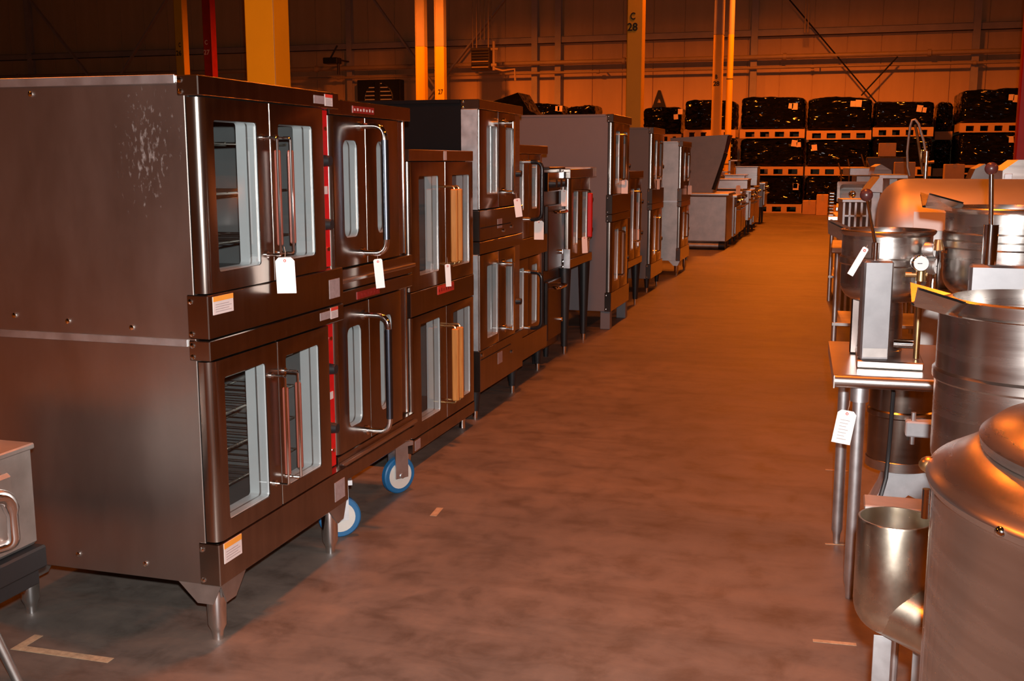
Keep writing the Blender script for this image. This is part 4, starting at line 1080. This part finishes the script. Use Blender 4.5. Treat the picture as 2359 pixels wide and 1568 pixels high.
# floor kettle in front, its spout pointing at the aisle
yd = 2.85; rd = .226; xd = at_y(2150, 980, yd-.05).x+rd
zd1, zd0 = at_y(2300, 742, yd-rd*.75).z, at_y(2180, 1105, yd-.2).z
t = thing('floor_kettle', 'large bright floor kettle with pouring spout in front of the work table', 'kettle', (xd, yd, 0))
kettle_bowl(t, rd, zd0-.05, zd1, band=[at_y(2250, 893, yd-rd*.85).z], flat=.22, lip=.0)
MB().lathe([(rd-.028, zd1-.002), (rd-.022, zd1-.0), (rd-.020, zd1+.034), (rd-.030, zd1+.038), (rd-.034, zd1-.002)], n=56).build('rim_band', 'steel_kettle', t)
spout(t, 186, rd-.02, zd1+.03, .085, .18, dp=.22)
MB().lathe([(.0005, .001), (.15, .001), (.16, .02), (.13, .05), (.12, zd0+.02), (.0005, zd0+.05)], n=32).build('pedestal', 'steel_dull', t)
# a cover or second spout peeking above it
q = at_y(2330, 712, 3.25)
ts2 = thing('spare_spout', 'loose folded steel spout lying behind the large bright floor kettle', 'spout', (q.x+.03, 3.28, 0))
MB().prism([(-.10, -.01), (-.08, .02), (-.02, .045), (.06, .05), (.09, .03), (.2, .01), (.2, -.02), (-.09, -.022)], 'y', -.06, .06).build('folded_lip', 'steel_dull', ts2, (0, 0, q.z))
MB().box(-.05, .2, -.05, .05, .0, q.z-.02, .006).build('support_post', 'steel_dull', ts2)

# foreground kettle with domed lid
xf_, yf_, rf_ = .549, 1.65, .40
zf = 1.05
t = thing('lidded_kettle', 'tall lidded kettle with copper lit domed cover next to the drain tee', 'kettle', (xf_, yf_, 0))
MB().lathe([(.0005, .002), (rf_-.02, .002), (rf_-.005, .02), (rf_, .05), (rf_, zf-.02), (rf_+.004, zf-.012), (rf_+.004, zf-.004), (rf_-.004, zf), (.0005, zf)], n=96).build('drum', 'steel_kettle', t, angle=40)
lid = MB().lathe([(rf_+.006, zf-.014), (rf_+.010, zf-.004), (rf_+.006, zf+.004), (rf_-.02, zf+.018), (rf_*.86, zf+.040), (rf_*.82, zf+.042)], n=96).build('lid', 'steel_kettle', t, angle=40)
MB().lathe([(rf_*.82, zf+.040), (rf_*.845, zf+.045), (rf_*.85, zf+.058), (rf_*.80, zf+.074), (rf_*.5, zf+.098), (.0005, zf+.106)], n=96).build('lid_dome', 'steel_kettle', lid, angle=40)
for a in (170, 214, 236):
    c, s_ = math.cos(R(a)), math.sin(R(a))
    MB().sphere((c*(rf_+.006), s_*(rf_+.006), zf-.006), .009 if a > 180 else .016, 14, .8).build('lid_stud', 'brass' if a == 170 else 'chrome', t)
MB().cyl((-rf_-.006, .02, zf-.075), (-rf_-.006, .02, zf-.03), .006, n=10).build('hinge_pin', 'chrome', t)

# stainless drain tee on a flat leg
yt = 2.25
q = at_y(2064, 1195, yt); rt = (at_y(2156, 1230, yt).x-at_y(1975, 1230, yt).x)/2
zt1 = at_y(2064, 1192, yt).z; zt0 = at_y(2064, 1440, yt).z
t = thing('drain_tee', 'heat stained stainless drain tee with open top on a flat steel leg', 'pipe fitting', (q.x, yt, 0))
zb_ = at_y(2064, 1385, yt).z; rb_ = rt*.93
MB().lathe([(rt*.995, zb_), (rt, zb_+.01), (rt, zt1-.004), (rt-.002, zt1), (rt-.006, zt1), (rt-.007, zt1-.01), (rt-.007, zb_)], n=64).build('upright_pipe', 'steel_stained', t, angle=40)
MB().sphere((0, 0, zb_), rt*.994, 40, .93).build('elbow', 'steel_stained', t)
MB().lathe([(rb_, 0), (rb_, .36), (rb_-.006, .36), (rb_-.006, 0)], (0, 0, 0), 56, 'x').build('branch_pipe', 'steel_stained', t, (.0, 0, zb_), (0, R(14), R(-24)))
zt0 = zb_-rt*.92
MB().box(-.030, .006, -.002, .002, 0, zt0-.008, .0008).build('flat_leg', 'galv', t, (.0, .0, 0))
MB().box(.05, .075, .03, .034, 0, zt0-.0, .0008).build('flat_leg', 'galv', t)
# low plate behind the tee
q0, q1 = at_y(1990, 1150, 2.95), at_y(2170, 1150, 2.95)
t = thing('low_stand', 'low flat steel stand between the drain tee and the work table', 'stand', (q0.x, 2.9, 0))
zq = q0.z
MB().box(.0, .50, 0, .10, zq-.012, zq, .003).build('plate', 'steel_dull', t)
for lx in (.10, .46):
    for ly in (.02, .08): MB().cyl((lx, ly, 0), (lx, ly, zq-.012), .009, n=10).build('leg', 'galv', t)

# ------------------------------------------------------------------ right hand side: beyond the kettles
# big rounded vessel lying on its side
yv = 6.75; rv = .34; q = at_y(2022, 480, yv); zt_ = at_y(2200, 412, yv-.05).z; zc_ = zt_-rv
t = thing('horizontal_vessel', 'large polished horizontal vessel with rounded end behind the tilting kettles', 'vessel', (q.x, yv, 0))
prof = []
for i in range(11):
    a = R(90*i/10); prof.append((max(.0006, (rv-.16)+.16*math.sin(a)) if i else .0006, .16-.16*math.cos(a)))
prof.insert(1, (rv-.16, .0))
prof += [(rv, 1.5), (rv-.05, 1.56), (.0006, 1.58)]
MB().lathe(prof, (0, 0, zc_), 64, 'x').build('shell', 'vessel', t, angle=50)
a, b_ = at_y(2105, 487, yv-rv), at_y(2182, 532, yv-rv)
MB().box(a.x-q.x, b_.x-q.x, -rv-.012, -rv-.004, b_.z, a.z, .002).build('rating_or_glint_plate', 'tag_and_glint_white', t)  # white slab paints the flash glare on the vessel front
MB().box(.25, 1.35, -.25, .25, .12, zc_-rv*.8, .01).build('cradle', 'steel_dull', t)
for lx in (.3, 1.3):
    for ly in (-.2, .2): MB().cyl((lx, ly, 0), (lx, ly, .13), .03, n=12).build('leg', 'steel_dull', t)
MB().cyl((.02, -.02, zc_), (-.02, -.02, zc_), .05, n=20).build('end_boss', 'steel_dull', t)

def steel_table(label, x, y, w, d, z, shelf=True, mat='steel', caster=False):
    t = thing('steel_table', label, 'table', (x, y, 0))
    MB().box(0, w, 0, d, z-.05, z, .008).build('table_top', mat, t)
    if shelf: MB().box(.03, w-.03, .03, d-.03, .25, .28, .004).build('undershelf', 'steel_dull', t)
    for lx in (.05, w-.05):
        for ly in (.05, d-.05):
            MB().cyl((lx, ly, .10 if caster else 0), (lx, ly, z-.05), .02, n=12).build('leg', 'galv', t)
            if caster:
                c_ = MB().lathe([(.0005, -.015), (.04, -.015), (.05, -.01), (.05, .01), (.04, .015), (.0005, .015)], (lx, ly, .05), 20, 'x').build('caster', 'rubber', t)
    return t
steel_table('steel cart on black casters just past the work table', -.05, 8.6, 1.2, .75, .86, True, 'steel_dull', True)
steel_table('steel table under the upended sink bowl', -.12, 12.2, 1.3, 1.0, .92)
steel_table('long steel table carrying the grey slicer hood', -.05, 13.9, 1.4, 1.2, .95)
steel_table('steel table at the far end of the kettle row', -.02, 17.2, 1.4, 1.3, .90)
steel_table('low steel table below the far pre rinse faucet', .6, 10.05, 1.6, .9, .92)
# upended sink bowl facing the aisle end
ysn = 12.5
a, b_ = at_y(1927, 417, ysn), at_y(2003, 466, ysn)
t = thing('sink_bowl', 'upended stainless sink bowl with round drain on a steel table', 'sink', ((a.x+b_.x)/2+.015, ysn, .922))
t.rotation_euler = (R(-9), 0, R(7))
w_ = (b_.x-a.x)/2; zl, zh = b_.z-.922, a.z-.922
def rrect(hw, z0, z1, r, y, n=5):
    out = []
    for (cx_, cz_, a0) in ((hw-r, z1-r, 0), (-hw+r, z1-r, 90), (-hw+r, z0+r, 180), (hw-r, z0+r, 270)):
        for i in range(n+1):
            t_ = R(a0+90*i/n); out.append((cx_+r*math.cos(t_), y, cz_+r*math.sin(t_)))
    return out
zl = max(zl, .004)
L0 = rrect(w_, zl, zh, .015, 0); L1 = rrect(w_*.84, zl+.025, zh-.03, .04, -.002); L2 = rrect(w_*.74, zl+.045, zh-.05, .04, .13)
n = len(L0); m = MB(); L0b = rrect(w_, zl, zh, .015, .006); L3 = rrect(w_*.86, zl+.02, zh-.025, .04, .006); L4 = rrect(w_*.76, zl+.04, zh-.045, .04, .136)
m.add(L0+L1+L2, [(i, (i+1) % n, n+(i+1) % n, n+i) for i in range(n)]+[(n+i, n+(i+1) % n, 2*n+(i+1) % n, 2*n+i) for i in range(n)]+[tuple(range(2*n, 3*n))])
m.add(L0b+L3+L4, [(i, (i+1) % n, n+(i+1) % n, n+i) for i in range(n)]+[(n+i, n+(i+1) % n, 2*n+(i+1) % n, 2*n+i) for i in range(n)]+[tuple(range(2*n, 3*n))])
m.build('bowl', 'steel', t, angle=50)
MB().lathe([(.0005, .118), (.02, .118), (.03, .112), (.04, .118), (.042, .126)], (0, 0, (zl+zh)/2-.01), 24, 'y').build('drain', 'chrome', t)
# stacked wire racks with hooked ends beside it
xr = at_y(1912, 450, 12.6).x
for q in range(8):
    tt = tag(MB().box(0, .045, 0, .45, 0, .006, .001).tube([(0, .02, .004), (-.012, .02, .016), (.004, .02, .03)], .006, 6).build('hook_rail', 'chrome', None, (xr, 12.35, .922+.033*q)), 'chrome hooked rail in the stack beside the upended sink', 'rail', 'stacked hooked rails')
# grey hood box, gusset and lid further right
a, b_ = at_y(1957, 386, 14.2), at_y(2036, 405, 14.2)
t = thing('slicer_hood', 'flat grey steel hood box standing above the sink bowl on the long table', 'hood', (a.x, 14.2, .95), R(9))
MB().box(0, b_.x-a.x, 0, .5, b_.z-.95, a.z-.95, .01).build('hood_box', 'galv', t)
MB().box(.1, b_.x-a.x-.1, .1, .4, .0, b_.z-.95, .01).build('pedestal', 'steel_dull', t)
a, b_ = at_y(2002, 408, 11.0), at_y(2033, 442, 11.0)
t = thing('chute', 'steel chute with triangular side next to the horizontal vessel', 'chute', (a.x, 11.0, 0), R(9))
MB().prism([(0, b_.z), (b_.x-a.x, b_.z-.005), (b_.x-a.x, a.z), (b_.x-a.x-.03, a.z)], 'y', 0, .4).build('hopper', 'galv', t, smooth=False)
MB().box(.04, b_.x-a.x-.005, .05, .35, .0, b_.z-.005, .006).build('column', 'galv', t)
a, b_ = at_y(2025, 402, 11.6), at_y(2094, 412, 11.6)
t = thing('tray_rail', 'bright steel tray lying level behind the horizontal vessel', 'tray', (a.x, 11.6, 0), R(8))
MB().box(0, b_.x-a.x, 0, .5, b_.z, a.z, .006).build('tray', 'galv', t)
MB().box(.12, .2, .1, .4, 0, b_.z, .004).build('stand', 'steel_dull', t)
q = at_y(2035, 392, 13.45)
t = thing('peaked_cover', 'small peaked dark cover with bright edge behind the steel tray', 'cover', (q.x-.05, 13.45, 0), R(10))
MB().prism([(-.06, q.z-.06), (-.04, q.z+.04), (.02, q.z+.07), (.14, q.z+.0), (.15, q.z-.06)], 'y', 0, .3).build('cover', 'steel', t)
MB().box(-.02, .1, .05, .25, 0, q.z-.06).build('post', 'steel_dull', t)
# frames and trays below the sink
a, b_ = at_y(1945, 466, 10.9), at_y(1998, 505, 10.9)
t = thing('frame_rack', 'small grey slatted frame rack standing below the upended sink', 'rack', (a.x, 10.9, 0), R(8))
for q in range(5):
    MB().box((b_.x-a.x)*q/4-.012, (b_.x-a.x)*q/4+.012, 0, .3, 0, a.z, .003).build('upright', 'galv', t)
MB().box(-.02, b_.x-a.x+.02, 0, .32, a.z, a.z+.03, .004).build('top_shelf', 'galv', t)
MB().box(0, b_.x-a.x, 0, .3, b_.z+.02, b_.z+.04, .002).build('shelf', 'galv', t)
# things on the near cart
a, b_ = at_y(1962, 494, 8.9), at_y(1998, 512, 8.9)
t = thing('steel_tray', 'shallow steel tray on the cart with black casters', 'tray', (a.x, 8.8, .862))
m = MB().box(0, .20, 0, .45, 0, .008).box(0, .20, 0, .008, .008, .10).box(0, .20, .442, .45, .008, .10).box(0, .008, .008, .442, .008, .10).box(.192, .20, .008, .442, .008, .10)
m.build('pan', 'steel', t)
MB().tube(rod_path([(.03, -.002, .06), (.03, -.05, .06), (.17, -.05, .06), (.17, -.002, .06)], .02), .006, 8).build('handle', 'chrome', t)
t = thing('stock_pot', 'round steel stock pot on the cart with black casters', 'pot', (.52, 8.95, .862))
MB().lathe([(.0005, 0), (.14, 0), (.15, .01), (.15, .2), (.155, .205), (.146, .205), (.143, .02), (.0005, .015)], n=36).build('pot', 'steel', t)
MB().tube(rod_path([(-.15, -.04, .15), (-.19, -.04, .15), (-.19, .04, .15), (-.15, .04, .15)], .02), .006, 8).build('handle', 'chrome', t)
# pre rinse faucet
yp = 10.5; q = at_y(2132, 405, yp)
t = thing('prerinse_faucet', 'tall pre rinse faucet with looping hose and spring behind the horizontal vessel', 'faucet', (q.x, yp, .922))
zo = .922
MB().cyl((0, 0, 0), (0, 0, at_y(2132, 348, yp).z-zo), .018, n=14).build('riser', 'chrome', t)
def Pp(u, v): p = at_y(u, v, yp); return (p.x-q.x, 0, p.z-zo)
MB().tube([Pp(2132, 350), Pp(2128, 325), Pp(2122, 305), Pp(2116, 285), Pp(2108, 275), Pp(2101, 277), Pp(2097, 290), Pp(2093, 320), Pp(2090, 350), Pp(2091, 385), Pp(2096, 405)], .012, 10).build('hose', 'steel_dull', t)
MB().tube([Pp(2108, 287), Pp(2113, 310), Pp(2118, 345), Pp(2123, 380), Pp(2126, 402)], .012, 8).build('spray_arm', 'brass', t)
h_ = []; p0 = Pp(2129, 345); 
for i in range(81):
    a = i/8*2*math.pi; h_.append((p0[0]+.024*math.cos(a), .024*math.sin(a), p0[2]-.0014*i*1.0))
MB().tube(h_, .005, 6).build('spring', 'chrome', t)
MB().cyl(Pp(2134, 374), Pp(2152, 372), .014, n=10).build('side_valve', 'brass', t)
# dark hoods at the right edge
a, b_ = at_y(2238, 383, 9.5), at_y(2292, 412, 9.5)
t = thing('tilted_cover', 'dark tilted cover with folded rim behind the ball ended lever', 'cover', (a.x, 9.5, 0))
MB().prism([(0, b_.z), (.03, a.z-.02), (.10, a.z+.02), (.19, b_.z)], 'y', 0, .4).build('cover', 'steel_dark', t)
MB().box(.02, .17, .05, .35, 0, b_.z).build('stand', 'steel_dark', t)
a, b_ = at_y(2312, 368, 7.9), at_y(2380, 415, 7.9)
t = thing('cabinet_hood', 'sloped steel cabinet hood beside the dark red column', 'hood', (a.x, 7.9, 0))
MB().prism([(0, 0), (0, a.z-.07), (.09, a.z), (.35, a.z), (.35, 0)], 'y', 0, .5).build('shell', 'steel', t)
MB().box(.012, .06, -.006, 0, b_.z-.02, a.z-.09, .002).build('door_panel', 'galv', t)
# clutter between the kettle row and the pallets
rg = random.Random(3)
for i, (u, v, y, lab, mat) in enumerate(((2045, 345, 24.0, 'brown cardboard carton on the dark crate stack', 'cardboard'), (2085, 392, 20.0, 'brown carton behind the looping faucet hose', 'cardboard'), (2200, 396, 21.5, 'brown carton behind the tilted cover', 'cardboard'))):
    p = at_y(u, v, y); s = .28
    t = thing('crate_stack', 'dark crate carrying the %s' % lab.split(' on ')[0].split(' behind ')[0] + (' under the faucet loop', ' by the hose end', ' near the tilted cover')[i], 'crate', (p.x, y, 0))
    zz = p.z-s*.5
    MB().box(-.4, .4, 0, .8, 0, zz-.003, .02).build('crate_body', 'heater', t)
    MB().box(-.42, .42, -.02, .82, zz*.5-.03, zz*.5+.03).build('batten', 'pallet_wood', t)
    c_ = thing('cardboard_carton', lab, 'carton', (p.x, y+.05, zz))
    MB().box(-s*.6, s*.6, 0, .4, 0, s, .01).build('box', mat, c_); MB().box(-.03, .03, -.002, .402, s-.06, s+.002).build('packing_tape', 'tape', c_)
for i, (u, v) in enumerate(((1958, 392), (1975, 375), (2002, 388))):
    a = at_z(u+22, 500, 0)
for i, (u0, v0, u1, v1) in enumerate(((1938, 398, 1931, 375), (1957, 385, 1953, 366), (1992, 382, 1984, 355), (2002, 382, 1996, 370))):
    p0, p1 = at_y(u0, v0, 17.8), at_y(u1, v1, 17.8)
    tag(MB().tube([(p0.x, 17.8, .905), (p0.x, 17.8, p0.z), (p1.x, 17.8, p1.z)], .012, 6).build('standing_rod', 'brass'), 'thin slanted rod standing on the far steel table', 'rod', 'rods on the far table')
